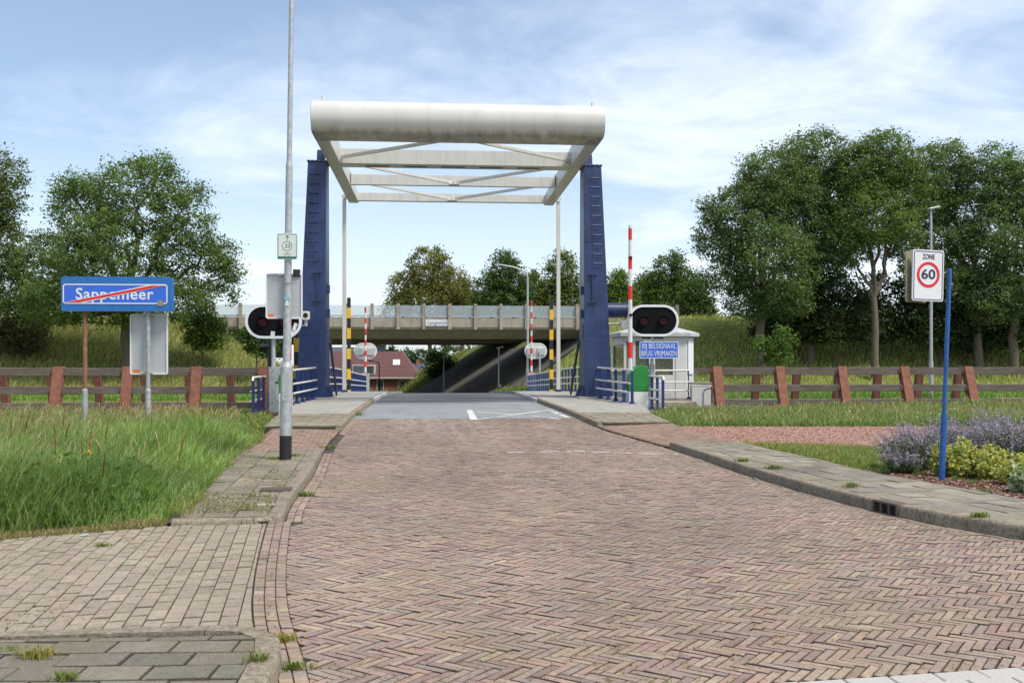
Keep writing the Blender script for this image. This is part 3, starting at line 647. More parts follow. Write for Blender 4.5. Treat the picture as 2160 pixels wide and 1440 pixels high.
# counterweight: flat bottomed box with a round front
prof = [(29.74, 8.18), (28.86, 8.18)] + [(28.86 - .44 * math.sin(a) ** .9, 8.66 - .48 * math.cos(a)) for a in [R(d) for d in range(8, 181, 8)]] + [(28.86, 9.14), (29.74, 9.14)]
def dish(s): return lambda y, z: L3(AX + s * (4.27), y, z)
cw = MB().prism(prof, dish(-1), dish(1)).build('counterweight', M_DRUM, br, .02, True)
for s in (-1, 1): MB().cyl(L3(AX + s * 4.0, 29.2, 9.12), L3(AX + s * 4.0, 29.2, 9.36), .045, .04, 10).build('lightning_rod', M_BRW, cw)
for s in (-1, 1):
    x0, x1 = sorted((AX + s * 4.26, AX + s * 3.86))
    sb = MB().add([L3(x0, 29.7, BZ0), L3(x1, 29.7, BZ0), L3(x1, 41.1, BZ0), L3(x0, 41.1, BZ0), L3(x0, 29.7, 8.95), L3(x1, 29.7, 8.95), L3(x1, 41.1, 8.55), L3(x0, 41.1, 8.55)],
                  [(0, 1, 2, 3), (4, 7, 6, 5), (0, 4, 5, 1), (1, 5, 6, 2), (2, 6, 7, 3), (3, 7, 4, 0)]).build('side_beam', M_BRW, br, .012)
    for yy in (33.55, 36.9): MB().add([L3(AX + s * 3.855, yy, BZ0 + .05), L3(AX + s * 3.855, yy + .75, 8.7), L3(AX + s * 3.855, yy, 8.7), L3(AX + s * 3.825, yy, BZ0 + .05), L3(AX + s * 3.825, yy + .75, 8.7), L3(AX + s * 3.825, yy, 8.7)], [(0, 1, 2), (3, 5, 4), (0, 3, 4, 1), (1, 4, 5, 2), (2, 5, 3, 0)]).build('gusset', M_BRW, sb)
for i, (y0, y1, z1) in enumerate(((33.0, 33.7, 8.68), (36.9, 37.1, 8.58), (40.5, 40.75, 8.52))):
    cb = MB().bx(-3.86, 3.86, y0 - 33, y1 - 33, BZ0 + (.012 if i else .006), z1).build('cross_beam', M_BRW, br, .008)
    if i == 0:
        for k in range(5): MB().bx(-3.05 + k * 1.28, -2.25 + k * 1.28, .28, .46, BZ0 - .004, BZ0 + .02).build('slot', M_CONCD, cb)
    else:
        MB().bx(-.2, .2, y0 - 33 - .35, y0 - 33 + .02, BZ0 + .006, BZ0 + .03).build('gusset', M_BRW, cb)
        MB().bx(-.015, .015, y0 - 33 - .2, y0 - 33 - .003, BZ0 + .03, BZ0 + .17).build('stiffener', M_BRW, cb)
for (ya, xa, yb, xb) in ((32.95, 3.8, 29.8, .4), (33.75, 3.8, 36.75, .12), (37.15, 3.8, 40.35, .12)):
    for s in (-1, 1):
        MB().beam(L3(AX + s * xa, ya, BZ0 + .2), L3(AX + s * xb, yb, BZ0 + .11), .09, .10).build('brace', M_BRW, br, .006)
for s in (-1, 1):
    hx = AX + s * 4.40
    hr_ = MB().bx(hx - AX - .075, hx - AX + .075, 7.5 - .075, 7.5 + .075, .45, 8.2).build('hanger', M_BRW, br, .01)
    MB().cyl(L3(hx, 40.38, 8.33), L3(hx, 40.62, 8.33), .11, n=14).build('pivot_eye', M_BRW, hr_)
    MB().cyl(L3(hx - s * .2, 40.5, 8.33), L3(hx + s * .06, 40.5, 8.33), .05, n=10).build('pivot_pin', M_GALVB, hr_)
    MB().bx(hx - AX - .12, hx - AX + .12, 7.4, 7.6, .15, .45).build('shoe', M_BLUE, hr_)
# deck leaf: road surface, two walkway strips, end edges
lf = slab('deck_leaf', lambda y: kl(y) - AX, lambda y: kr(y) - AX, 32.5, 41.15, -.002, .3, M_ASPH, br); lf.location = (0, -33, 0)
for s, (a, b) in ((-1, (-4.55, -2.1)), (1, (3.5, 6.1))):
    o = slab('deck_walkway', lambda y, a=a: a - AX, lambda y, b=b: b - AX, 33.45, 41.25, .118, .35, M_SLAB, br); o.location = (0, -33, 0)
    k = slab('edge_plate', lambda y, s=s: (kl(y) - .1 if s < 0 else kr(y) + .004) - AX, lambda y, s=s: (kl(y) - .004 if s < 0 else kr(y) + .1) - AX, 32.6, 41.15, .105, .3, M_BRW, br); k.location = (0, -33, 0)
# towers
for s in (-1, 1):
    xi = (-3.56 if s < 0 else 4.99); wb, wt = .94, .60
    f = lambda w, z, y: L3(xi + s * w, y, z)
    z0, z1, yb0, yb1, yt0, yt1 = .42, 8.17, 32.45, 33.75, 32.7, 33.5
    tv = [f(0, z0, yb0), f(wb, z0, yb0), f(wb, z0, yb1), f(0, z0, yb1), f(0, z1, yt0), f(wt, z1, yt0), f(wt, z1, yt1), f(0, z1, yt1)]
    tw = MB().add(tv, [(3, 2, 1, 0), (4, 5, 6, 7), (0, 1, 5, 4), (1, 2, 6, 5), (2, 3, 7, 6), (3, 0, 4, 7)]).build('tower', M_BLUE, br, .015)
    MB().bx(*sorted((f(-.03, 0, 0)[0], f(wt + .03, 0, 0)[0])), -.33, .53, z1, z1 + .04).build('cap_plate', M_BLUE, tw)
    bxx = f(wt * .36, 0, 0)[0]
    bp = [(-.2, 0), (.2, 0), (.16, .2), (.13, .34), (.05, .42), (-.05, .42), (-.13, .34), (-.16, .2)]
    MB().prism(bp, lambda a, b: (bxx - .12, a + .1, z1 + .04 + b), lambda a, b: (bxx + .12, a + .1, z1 + .04 + b)).build('bearing', M_BLUE, tw, .01)
    MB().cyl((bxx, .1, z1 + .30), (AX * 0 + s * 3.9, .1, z1 + .30), .07, n=12).build('trunnion', M_BRW, tw)
    for k in range(10):
        z = 7.75 - k * .32; w_ = wb + (wt - wb) * (z - z0) / (z1 - z0); yf = yb0 + (yt0 - yb0) * (z - z0) / (z1 - z0) - 33
        c = f(w_ * .62 if k else w_ * .62, 0, 0)[0]
        MB().tube([(c - .15, yf + .01, z), (c - .15, yf - .07, z), (c + .15, yf - .07, z), (c + .15, yf + .01, z)], .017, 6).build('rung', M_BLUE, tw)
    for zs in (2.45, 5.6):
        ws = wb + (wt - wb) * (zs - z0) / (z1 - z0); ys_ = yb0 + (yt0 - yb0) * (zs - z0) / (z1 - z0) - 33
        MB().bx(*sorted((f(.02, 0, 0)[0], f(ws - .02, 0, 0)[0])), ys_ - .008, ys_ + .03, zs, zs + .03).build('weld_seam', M_BLUE, tw)
    for k in range(4): MB().cyl((f(.08 + k * .145, 0, 0)[0], -.34, z1 + .02), (f(.08 + k * .145, 0, 0)[0], -.355, z1 + .02), .018, n=6).build('bolt', M_GALVB, tw)
    z = 4.5; yf = 32.58 - 33; c = f(.28, 0, 0)[0]
    g = MB(); g.bx(c - .14, c + .14, yf - .10, yf + .03, z - .02, z + .02); g.bx(c - .14, c + .14, yf - .10, yf + .06, z - .95, z - .91); g.bx(c - .02, c + .02, yf - .08, yf - .04, z - .93, z); g.build('lock_bar', M_BLUE, tw)
    for k, zz_ in enumerate((4.0, 3.2)): MB().box((f(-.02, 0, 0)[0], .0, zz_), (.12, .3, .28)).build('inspection_hatch', M_BLUE, tw, .01)
    MB().box((f(-.005, 0, 0)[0], -.1, 2.6), (.03, .22, .5)).build('hatch', M_BLUE, tw, .01)
    for k in range(5): MB().add([f(-.004, .42, 32.55 + k * .25), f(-.16, .42, 32.55 + k * .25), f(-.004, .8, 32.55 + k * .25), f(-.004, .42, 32.58 + k * .25), f(-.16, .42, 32.58 + k * .25), f(-.004, .8, 32.58 + k * .25)], [(0, 1, 2), (3, 5, 4), (0, 3, 4, 1), (1, 4, 5, 2), (2, 5, 3, 0)]).build('foot_rib', M_BLUE, tw)
    MB().beam(f(-.02, 2.3, 33.7), f(-.08, .45, 35.3), .05, .2).build('rear_strut', M_BLACK, tw)
    pq = sorted((f(-.22, 0, 0)[0], f(wb + .2, 0, 0)[0]))
    MB().bx(*pq, -.75, .95, -1.9, .42).build('plinth', M_SLAB, tw, .03)
    if s > 0:
        dz = 3.34; hm = MB().cyl((f(wb * .55, 0, 0)[0], .1, dz), (f(1.52, 0, 0)[0], .1, dz), .25, n=24).build('drive_housing', M_BLUE, tw, .01, True)
        MB().cyl((f(1.50, 0, 0)[0], .1, dz), (f(1.54, 0, 0)[0], .1, dz), .27, n=24).build('end_flange', M_BLUE, hm)
    else:
        MB().cyl((f(.1, 0, 0)[0], -.42, 2.9), (f(.1, 0, 0)[0], -.30, 2.9), .04, n=10).build('bolt', M_GALVB, tw)
ls = thing('loudspeaker', 'grey horn loudspeaker on a short arm from the right blue tower', 'loudspeaker', PY(1286, 684, 32.5))
MB().cyl((-.05, 0, .02), (.48, -.05, .04), .028, n=8).build('arm', M_GALV, ls)
MB().cyl((.38, .16, .02), (.46, -.22, 0), .06, .14, 16).build('horn', M_GALV, ls, 0, True)

# ------------------------------------------------------------------ railings
def railing(name, label, pts, zf, spacing=.62, height=1.05, rails=(1.02, .62, .34), rail_off=-.05, bend=None, posts=True, pr=.035):
    P = [Vector(p) for p in pts]; t = thing(name, label, 'railing', (P[0].x, P[0].y, zf(P[0].y)), group='blue and white bridge railings'); O = Vector((P[0].x, P[0].y, zf(P[0].y)))
    d = [0]
    for a, b in zip(P, P[1:]): d.append(d[-1] + (b - a).length)
    def at(s):
        for i in range(len(P) - 1):
            if s <= d[i + 1] + 1e-6: f = (s - d[i]) / (d[i + 1] - d[i]); q = P[i].lerp(P[i + 1], f); return Vector((q.x, q.y, zf(q.y))), (P[i + 1] - P[i]).normalized()
        return Vector((P[-1].x, P[-1].y, zf(P[-1].y))), (P[-1] - P[-2]).normalized()
    n = max(1, round(d[-1] / spacing)); pm = None
    for i in range(n + 1):
        q, tt = at(d[-1] * i / n); q = q - O; ang = math.atan2(tt.y, tt.x)
        if pm is None:
            b = MB().box((0, 0, .5), (pr * 2.4, pr * 1.1, 1.0)); b.box((0, 0, .01), (.2, .18, .025)); b.box((0, 0, .05), (.12, .1, .06)); pm = b.build('post', M_RAILB, t, .004); po = pm
        else: po = pm.copy(); COL.objects.link(po); po.parent = t
        po.location = q; po.rotation_euler = (0, 0, ang + R(90))
    for k, h in enumerate(rails):
        path = []
        ss = sorted(set(d) | {x for x in np.linspace(0, d[-1], max(2, int(d[-1] / 2) + 1))})
        for s in ss:
            q, tt = at(s); nn = Vector((-tt.y, tt.x, 0)); path.append(q - O + nn * (0 if k == 0 else rail_off) + Vector((0, 0, h)))
        if k == 0 and bend: path = [path[0] + Vector((bend[0], bend[1], -.1)), path[0] + Vector((bend[0] * .6, bend[1] * .6, -.02))] + path
        MB().tube(path, .034 if k == 0 else .029, 10).build('rail', M_RAILW, t, 0, True)
    return t
zw = lambda y: zr(y) + .12
railing('walkway_railing', 'blue and white railing between the lamp post and the left tower', [(-4.2, 29.2), (-3.86, 32.9)], zw, .78, rail_off=-.06)
railing('walkway_railing', 'short blue and white railing with bent end left of the grey cabinet', [(-5.2, 28.7), (-5.25, 34.6), (-4.0, 34.7)], lambda y: .1 if y < 32 else .2, .95, bend=(0, -.08), rail_off=.06)
railing('walkway_railing', 'blue and white railing between the right tower and the green barrier housing', [(5.37, 32.9), (5.95, 29.3)], zw, .78, rail_off=-.06)
railing('walkway_railing', 'short blue and white railing with bent end right of the green barrier housing', [(6.78, 28.8), (6.74, 31.6)], lambda y: .1, .7, bend=(0, -.08), rail_off=.06)
railing('walkway_railing', 'long thin railing in front of the white bridge keeper cabin', [(5.5, 33.75), (8.85, 33.75)], lambda y: .28, 1.1, rails=(1.0, .6, .3), pr=.028)
railing('walkway_railing', 'distant blue and white railing behind the left tower', [(-4.3, 37.6), (-4.35, 43), (-4.42, 52), (-4.45, 64)], zw, 1.05, rail_off=-.06)
railing('walkway_railing', 'distant blue and white railing behind the right tower', [(6.05, 37.6), (6.02, 43), (6.06, 54), (6.1, 64)], zw, 1.05, rail_off=.06)

# ------------------------------------------------------------------ lettering
def lettering(body, size, matl, parent, loc, bold=.0, extrude=.002, shear=0, space=1.0, name='lettering', xscale=1.0, fit=None):
    c = bpy.data.curves.new('txt', 'FONT'); c.body = body; c.size = size; c.align_x = 'CENTER'; c.align_y = 'CENTER'; c.offset = bold; c.extrude = extrude; c.shear = shear; c.space_character = space; c.resolution_u = 3
    o = bpy.data.objects.new('txt', c); COL.objects.link(o); bpy.context.view_layer.update()
    m = bpy.data.meshes.new_from_object(o.evaluated_get(bpy.context.evaluated_depsgraph_get())); bpy.data.objects.remove(o); bpy.data.curves.remove(c)
    if fit:
        xs_ = [v.co.x for v in m.vertices]; xscale = fit / (max(xs_) - min(xs_))
    for v in m.vertices: v.co = (v.co.x * xscale, -v.co.z, v.co.y)
    m.materials.clear(); m.materials.append(matl); m.name = name
    q = bpy.data.objects.new(name, m); COL.objects.link(q); q.parent = parent; q.location = loc
    return q
def rrect(w, h, r, n=5):
    p = []
    for cx, cz, a0 in ((w / 2 - r, h / 2 - r, 0), (-w / 2 + r, h / 2 - r, 90), (-w / 2 + r, -h / 2 + r, 180), (w / 2 - r, -h / 2 + r, 270)):
        for i in range(n + 1): a = R(a0 + 90 * i / n); p.append((cx + r * math.cos(a), cz + r * math.sin(a)))
    return p
def plate(name, w, h, r, y0, y1, matl, parent, c=(0, 0), n=5):
    p = rrect(w, h, r, n); return MB().prism(p, lambda a, b: (c[0] + a, y0, c[1] + b), lambda a, b: (c[0] + a, y1, c[1] + b)).build(name, matl, parent)
def frame(name, w, h, r, t_, y0, y1, matl, parent, c=(0, 0), n=5):
    a, b = rrect(w, h, r, n), rrect(w - 2 * t_, h - 2 * t_, max(.002, r - t_), n); k = len(a); v = []
    for pl, y in ((a, y0), (b, y0), (a, y1), (b, y1)): v += [(c[0] + x, y, c[1] + z) for x, z in pl]
    f = []
    for i in range(k):
        j = (i + 1) % k; f += [(i, j, k + j, k + i), (2 * k + i, 3 * k + i, 3 * k + j, 2 * k + j), (i, 2 * k + i, 2 * k + j, j), (k + i, k + j, 3 * k + j, 3 * k + i)]
    return MB().add(v, f).build(name, matl, parent)
def ring(name, r0, r1, y0, y1, matl, parent, c=(0, 0), n=40):
    v = []
    for rr, y in ((r1, y0), (r0, y0), (r1, y1), (r0, y1)): v += [(c[0] + rr * math.cos(2 * math.pi * i / n), y, c[1] + rr * math.sin(2 * math.pi * i / n)) for i in range(n)]
    f = []
    for i in range(n):
        j = (i + 1) % n; f += [(i, j, n + j, n + i), (2 * n + i, 3 * n + i, 3 * n + j, 2 * n + j), (i, 2 * n + i, 2 * n + j, j), (n + i, n + j, 3 * n + j, 3 * n + i)]
    return MB().add(v, f).build(name, matl, parent)

# ------------------------------------------------------------------ bridge lights, barriers
def bridge_light(name, label, loc, w_, h_, rz=0, front=True, post_r=.06, base_z=0, stickers=False):
    """oval board with two red lamps; loc is the board centre, post goes down to base_z"""
    t = thing(name, label, 'bridge light', (loc[0], loc[1], base_z), rz); cz = loc[2] - base_z
    bo = plate('board', w_, h_, h_ / 2 - .001, 0, .05, M_BLACKP if front else M_WHITE, t, (0, cz), 12)
    frame('rim', w_ + .03, h_ + .03, h_ / 2 + .012, .075, -.03, .07, M_SIGNWHITE, t, (0, cz), 12)
    if front:
        for s in (-1, 1):
            x = s * w_ * .195
            lm = MB().cyl((x, -.045, cz - .02), (x, .01, cz - .02), .125, .13, 24).build('lamp', M_LENS, t, 0, True)
            v = []; n = 16
            for yy in (-.26, -.005):
                for i in range(n + 1):
                    a = R(-25 + 230 * i / n); v.append((x + .16 * math.cos(a), yy if yy > -.1 else -.005 + (-.25) * max(0.12, math.sin(max(0, min(math.pi, a)))), cz + .16 * math.sin(a)))
            hd = MB().add(v, [(i, i + 1, n + 2 + i, n + 1 + i) for i in range(n)]).build('hood', M_BLACK, lm, 0, True)
            md = hd.modifiers.new('s', 'SOLIDIFY'); md.thickness = .008
        if stickers:
            for (sx, sz, sw, sh, a) in ((-.02, -.36, .12, .14, .05), (.62, -.17, .10, .26, .3), (.55, -.34, .08, .14, .1)):
                MB().box((0, 0, 0), (sw, .003, sh), Matrix.Rotation(a, 3, 'Y')).build('sticker', M_STICK_W, bo).location = (sx, -.003, cz + sz)
    else:
        MB().bx(-.62, -.1, .05, .2, cz - .28, cz + .2).build('rear_box', M_ALU, t, .02); MB().bx(.1, .62, .05, .2, cz - .28, cz + .2).build('rear_box', M_ALU, t, .02)
    return t
B_R = PY(1378, 676, 30.9)
t = bridge_light('bridge_light', 'black oval bridge light with two dark red lamps beside the white cabin', B_R, 1.62, .98, 0, True, base_z=.1)
MB().cyl((-.02, .12, 1.38), (0, .12, B_R.z - .1), .055, n=12).build('post', M_GALV, t, 0, True)
MB().cyl((-.09, .12, 0), (-.015, .12, 1.4), .105, .085, 14).build('post_sleeve', M_GALVB, t, .01, True)
MB().bx(-.35, .35, .08, .11, B_R.z - .1 - .58, B_R.z - .1 - .52).build('bracket', M_BLACK, t)
MB().cyl((-.06, .09, B_R.z - .1 - .74), (-.06, .09, B_R.z - .1 - .56), .07, .03, 12).build('bell', M_GALV, t, 0, True)
MB().bx(-.3, -.08, .05, .1, B_R.z - .1 - .68, B_R.z - .1 - .6).build('junction_box', M_WHITE, t)
sg = PY(1390, 738, 30.75)
t = thing('instruction_sign', 'blue sign reading BIJ BELSIGNAAL BRUG VRIJMAKEN below the right bridge light', 'sign', sg, R(-3))
b = plate('board', 1.24, .53, .04, 0, .03, M_SIGNBLUE, t); frame('border', 1.24, .53, .04, .02, -.006, -.0005, M_SIGNWHITE, t)
lettering('BIJ BELSIGNAAL', .24, M_SIGNWHITE, b, (0, -.008, .118), .0, fit=1.08); lettering('BRUG VRIJMAKEN', .24, M_SIGNWHITE, b, (0, -.008, -.118), .0, fit=1.12)
B_L = PY(577, 678, 29.6)
t = bridge_light('bridge_light', 'black oval bridge light half hidden behind the lamp post', B_L, 1.62, .98, 0, True, base_z=.1, stickers=True)
MB().cyl((-.02, .12, 0), (-.02, .12, B_L.z - .1), .062, n=12).build('post', M_GALV, t, 0, True)
cab = thing('control_cabinet', 'narrow grey galvanised cabinet at the foot of the left bridge light', 'cabinet', (XY(584, 29.5), 29.5, .06))
b = MB().bx(-.22, .22, -.12, .12, 0, 1.36).build('body', M_GALVB, cab, .012)
MB().bx(-.02, .19, -.128, -.121, .35, .88).build('door', M_GALV, cab, .004); MB().bx(-.19, -.05, -.128, -.121, .3, .9).build('panel', M_GALVB, cab, .004)
MB().bx(-.02, .19, -.135, -.121, .885, .93).build('handle', M_BLACK, cab)
tl = thing('boat_signal', 'small black two lamp signal left of the lamp post', 'signal', (XY(569, 33.4), 33.4, 0))
MB().bx(-.07, .07, -.07, .07, -.6, 2.6).build('post', M_BLACK, tl)
for z in (2.42, 2.1): MB().cyl((-.02, -.02, z), (-.3, -.06, z - .02), .09, .11, 12).build('hood', M_BLACK, tl, 0, True)
fl = thing('floodlight', 'small square floodlight beside the blue left tower', 'floodlight', PY(645, 665, 30.2))
plate('housing', .22, .26, .04, -.05, .12, M_WHITE, fl); MB().cyl((0, -.06, .0), (0, -.04, 0), .075, n=16).build('lens', M_BLACK, fl)
MB().bx(-.04, .04, .02, .1, -.32, -.12).build('bracket', M_WHITE, fl, .005); MB().bx(-.02, .55 * 0 + .02, .03, .09, -.32, -.28).build('arm', M_GALV, fl)
MB().beam((0, .06, -.3), (-.95, .1, -.3), .05, .05).build('mounting_arm', M_GALV, fl)

def barrier(name, label, loc, length, seg, rz=0, box=(.62, .5, 1.36), green=True, boom_x=0.0, boom_r=.075, lean=0.0, tip=True):
    t = thing(name, label, 'barrier', loc, rz)
    w_, d_, h_ = box
    if green:
        up = [(-w_ / 2, .55), (w_ / 2, .55), (w_ / 2, h_ - .06), (w_ / 2 - .06, h_), (0, h_), (-w_ / 2, h_ - .24)]
        MB().prism(up, lambda a, b: (a, -d_ / 2, b), lambda a, b: (a, d_ / 2, b)).build('housing', M_GREEN, t, .012)
        lo = MB().bx(-w_ / 2 + .004, w_ / 2 - .004, -d_ / 2 + .004, d_ / 2 - .004, 0, .55).build('plinth', M_HWHITE, t, .01)
        MB().bx(-w_ / 2 + .15, w_ / 2 - .03, -d_ / 2 - .008, -d_ / 2 + .002, .56, .76).build('door', M_GREEN, t, .004)
        MB().bx(-w_ / 2 + .15, w_ / 2 - .04, -d_ / 2 - .006, -d_ / 2 + .006, .04, .54).build('lower_door', M_HWHITE, t, .004)
        MB().bx(-w_ / 2 - .04, -w_ / 2 + .02, -d_ / 2 + .1, d_ / 2 - .1, .8, 1.2).build('hinge_plate', M_GALVB, t)
    else:
        MB().bx(-w_ / 2, w_ / 2, -d_ / 2, d_ / 2, 0, h_).build('housing', M_GALV, t, .015)
    z0 = h_ - .3
    bo = MB().cyl((boom_x, 0, z0), (boom_x + lean, 0, z0 + length), boom_r, boom_r * .72, 12).build('boom', M_BWHITE, t, 0, True)
    for a, b in seg:
        rr = lambda f: boom_r * (1 - .28 * f) + .004
        MB().cyl((boom_x + lean * a, 0, z0 + length * a), (boom_x + lean * b, 0, z0 + length * b), rr(a), rr(b), 12).build('red_band', M_RED, bo, 0, True)
    if tip:
        for f in ((.4, .78) if green else (.62,)): MB().cyl((boom_x + lean * f, -boom_r - .03, z0 + length * f), (boom_x + lean * f, -boom_r * .5, z0 + length * f), .05, n=12).build('boom_lamp', M_LENS, bo)
    return t
b_segs = lambda n, ph=0: [(i / n, min(1, (i + 1) / n)) for i in range(n) if i % 2 == ph]
bl_ = PG(1344, 862, .1); Lb = 4.68
zpx = lambda y0, y1: sorted(((PY(1329, y0, 30.4).z - 1.16) / Lb, (PY(1329, y1, 30.4).z - 1.16) / Lb))
barrier('barrier', 'raised red and white barrier on green and white housing by the cabin', (XY(1344, 30.3), 30.3, .1), Lb, [zpx(*q) for q in ((755, 722), (632, 604), (568, 541), (507, 483))], boom_x=-.22)
barrier('barrier', 'raised red and white barrier hidden behind the tall lamp post', (XY(603, 28.6), 28.6, .12), 4.5, b_segs(9, 1), box=(.33, .45, 1.3), boom_x=.1, boom_r=.06)
barrier('barrier', 'far raised red and white barrier in front of the tiled roof house', (XY(771, 66), 66, -.3), 4.7, b_segs(13), box=(.5, .5, 1.2), green=False, boom_r=.08)
barrier('barrier', 'far raised red and white barrier beside the distant bent lamp post', (XY(1121, 66), 66, -.3), 5.2, b_segs(13), box=(.5, .5, 1.2), green=False, boom_r=.08)
for px, lab in ((771, 'grey back of a far oval bridge light before the tiled house'), (1130, 'grey back of a far oval bridge light right under the overpass')):
    c = PY(px, 740, 66.6); t = bridge_light('bridge_light', lab, c, 1.5, 1.05, math.pi, False, base_z=-.35)
    MB().cyl((-.25 if px > 1000 else .05, .25, 0), (-.25 if px > 1000 else .05, .25, c.z + .3), .06, n=10).build('post', M_GALV, t)
# striped posts
def striped_post(label, x, y, z0, z1, w_, yel):
    t = thing('striped_post', label, 'post', (x, y, z0), group='black and yellow striped posts'); MB().bx(-w_ / 2, w_ / 2, -w_ / 2, w_ / 2, 0, z1 - z0).build('post', M_BLACK, t)
    for a, b in yel: MB().bx(-w_ / 2 - .004, w_ / 2 + .004, -w_ / 2 - .004, w_ / 2 + .004, a - z0, b - z0).build('yellow_band', M_YEL, t)
zz46 = lambda py: PY(737, py, 46).z
striped_post('black and yellow striped post behind the left tower beside the white hanger', XY(736, 46), 46, -1, zz46(628), .16, [(zz46(671), zz46(649)), (zz46(714), zz46(692)), (zz46(757), zz46(735)), (zz46(800), zz46(778)), (zz46(843), zz46(822))])
striped_post('black and yellow striped post right of the far bent lamp post', XY(1163, 46), 46, -1, zz46(630), .16, [(zz46(673), zz46(651)), (zz46(716), zz46(694)), (zz46(758), zz46(736)), (zz46(800), zz46(779)), (zz46(843), zz46(822))])
z34 = lambda py: PY(625, py, 34.2).z
striped_post('black and yellow striped post just left of the left tower foot', XY(625, 34.2), 34.2, -1, z34(688), .15, [(z34(742), z34(713)), (z34(799), z34(770)), (z34(845), z34(827))])

# ------------------------------------------------------------------ timber fenders in the canal
def fender(label, posts, y, zt, zb, batter, planks, pw=.30, dark=False, y2=None, yfun=None):
    x0, x1 = posts[0], posts[-1]; t = thing('timber_fender', label, 'fender', ((x0 + x1) / 2, y, zb), group='timber fenders along the canal'); O = Vector(((x0 + x1) / 2, y, zb))
    yf = yfun or (lambda x: y)
    for x in posts:
        yy = yf(x) - y; xx = x - O.x; h = zt - zb
        v = [(xx - pw / 2, yy + batter, 0), (xx + pw / 2, yy + batter, 0), (xx + pw / 2, yy + batter + .28, 0), (xx - pw / 2, yy + batter + .28, 0), (xx - pw / 2, yy, h), (xx + pw / 2, yy, h), (xx + pw / 2, yy + .28, h), (xx - pw / 2, yy + .28, h)]
        p = MB().add(v, [(3, 2, 1, 0), (4, 5, 6, 7), (0, 1, 5, 4), (1, 2, 6, 5), (2, 3, 7, 6), (3, 0, 4, 7)]).build('post', M_RUST, t, .01)
        for zc, hh in planks[:2]:
            f = (zc - zb) / h; MB().box((xx - pw / 2 - .03, yy + batter * (1 - f) + .12, zc - zb), (.07, .12, .14)).build('bracket', M_RUST, p)
    for zc, hh in planks:
        f = 1 - (zc - zb) / (zt - zb)
        for a, b in zip(posts, posts[1:]):
            ya, yb_ = yf(a) - y + batter * f + .16, yf(b) - y + batter * f + .16
            MB().beam((a - O.x + .01, ya, zc - zb), (b - O.x - .01, yb_, zc - zb + random.uniform(-.012, .012)), .14, hh).build('plank', M_WOOD, t, .012)
    return t
pl3 = [(1.27, .24), (.72, .22), (.28, .2), (.02, .2)]
PLN = [(1.27, .25), (.70, .23), (.235, .19), (.0, .22)]
fender('long timber and rust red steel fender rail behind the tall grass on the left', [-17.6, -15.55, -13.5, -11.45, -9.38, -7.32, -5.3], 30.9, 1.43, -.15, -.45, PLN)
fender('timber and rust red steel fender rail behind the verge on the right', [9.45, 11.62, 13.78, 15.98, 18.25, 20.5, 22.7], 32.3, 1.43, -.15, -.55, PLN)
fender('far timber fender on the other bank at the left', [-26, -23.9, -21.8, -19.7, -17.6, -15.5, -13.4, -11.4, -9.5, -7.5], 46.4, 1.32, -1.2, .6, [(1.2, .22)], pw=.34)
fender('far timber fender on the other bank at the right', [11.5, 13.5, 15.6, 17.6, 19.7, 21.7, 23.8, 25.8], 46.4, 1.32, -1.2, .6, [(1.2, .22)], pw=.34)
t = tag(MB().bx(-7.3, -5.35, 30.1, 30.35, -.12, .06).build('steel_beam', M_RUST, None, .015), 'low rust red steel beam lying at the foot of the left fender', 'steel beam')

# ------------------------------------------------------------------ lamp posts and road signs
lp = PG(602, 968, .1)
t = thing('lamp_post', 'tall galvanised lamp post with black foot on the left pavement', 'lamp post', (lp.x, lp.y, .1)); t.rotation_euler = (0, R(.75), 0)
MB().cyl((0, 0, 0), (0, 0, 1.36), .087, n=20).build('lower_shaft', M_GALV, t, 0, True)
MB().cyl((0, 0, 0), (0, 0, .35), .0895, n=20).build('black_foot', M_BLACK, t, 0, True)
MB().cyl((0, 0, 1.36), (0, 0, 1.44), .087, .06, 20).build('shoulder', M_GALV, t, 0, True)
MB().cyl((0, 0, 1.44), (0, 0, 4.33), .058, .05, 20).build('shaft', M_GALV, t, 0, True)
MB().cyl((0, 0, 4.33), (0, 0, 4.40), .05, .039, 20).build('collar', M_GALV, t, 0, True)
MB().cyl((0, 0, 4.40), (0, 0, 8.4), .039, .03, 20).build('upper_shaft', M_GALV, t, 0, True)
d = plate('door', .098, .42, .048, -.093, -.07, M_GALV, t, (.0, 1.07), 8); MB().cyl((0, -.096, .93), (0, -.09, .93), .012, n=3).build('lock', M_BLACK, d)
MB().tube([(0, 0, 8.35), (.03, 0, 8.6), (.3, -.02, 8.78), (.8, -.05, 8.85)], .03, 10).build('arm', M_GALV, t); MB().box((1.05, -.05, 8.86), (.6, .2, .1)).build('lamp_head', M_GALV, t, .03)
MB().box((0, 0, 0), (.07, .004, .04)).build('sticker', M_STICK_C, t).location = (0, -.059, 2.37); MB().add([(-.03, -.0605, 2.26), (.03, -.0605, 2.26), (0, -.0605, 2.36), (-.03, -.056, 2.26), (.03, -.056, 2.26), (0, -.056, 2.36)], [(0, 1, 2), (3, 5, 4), (0, 3, 4, 1), (1, 4, 5, 2), (2, 5, 3, 0)]).build('sticker', M_STICK_W, t)
MB().tube([(-.06, -.062, 2.59), (0, -.066, 2.585), (.06, -.06, 2.59), (.14, -.03, 2.592)], .004, 5).build('cable_tie', M_BLACK, t)
c = PY(606, 519.5, lp.y - .075)
t = thing('cycle_node_sign', 'white and green cycle route sign number 33 with an arrow on the lamp post', 'sign', c)
b = plate('board', .30, .385, .025, 0, .012, M_SIGNWHITE, t); plate('face', .265, .35, .012, -.004, -.0005, M_NODEBG, t); frame('border', .272, .357, .014, .006, -.006, -.0042, M_SIGNGREEN, t)
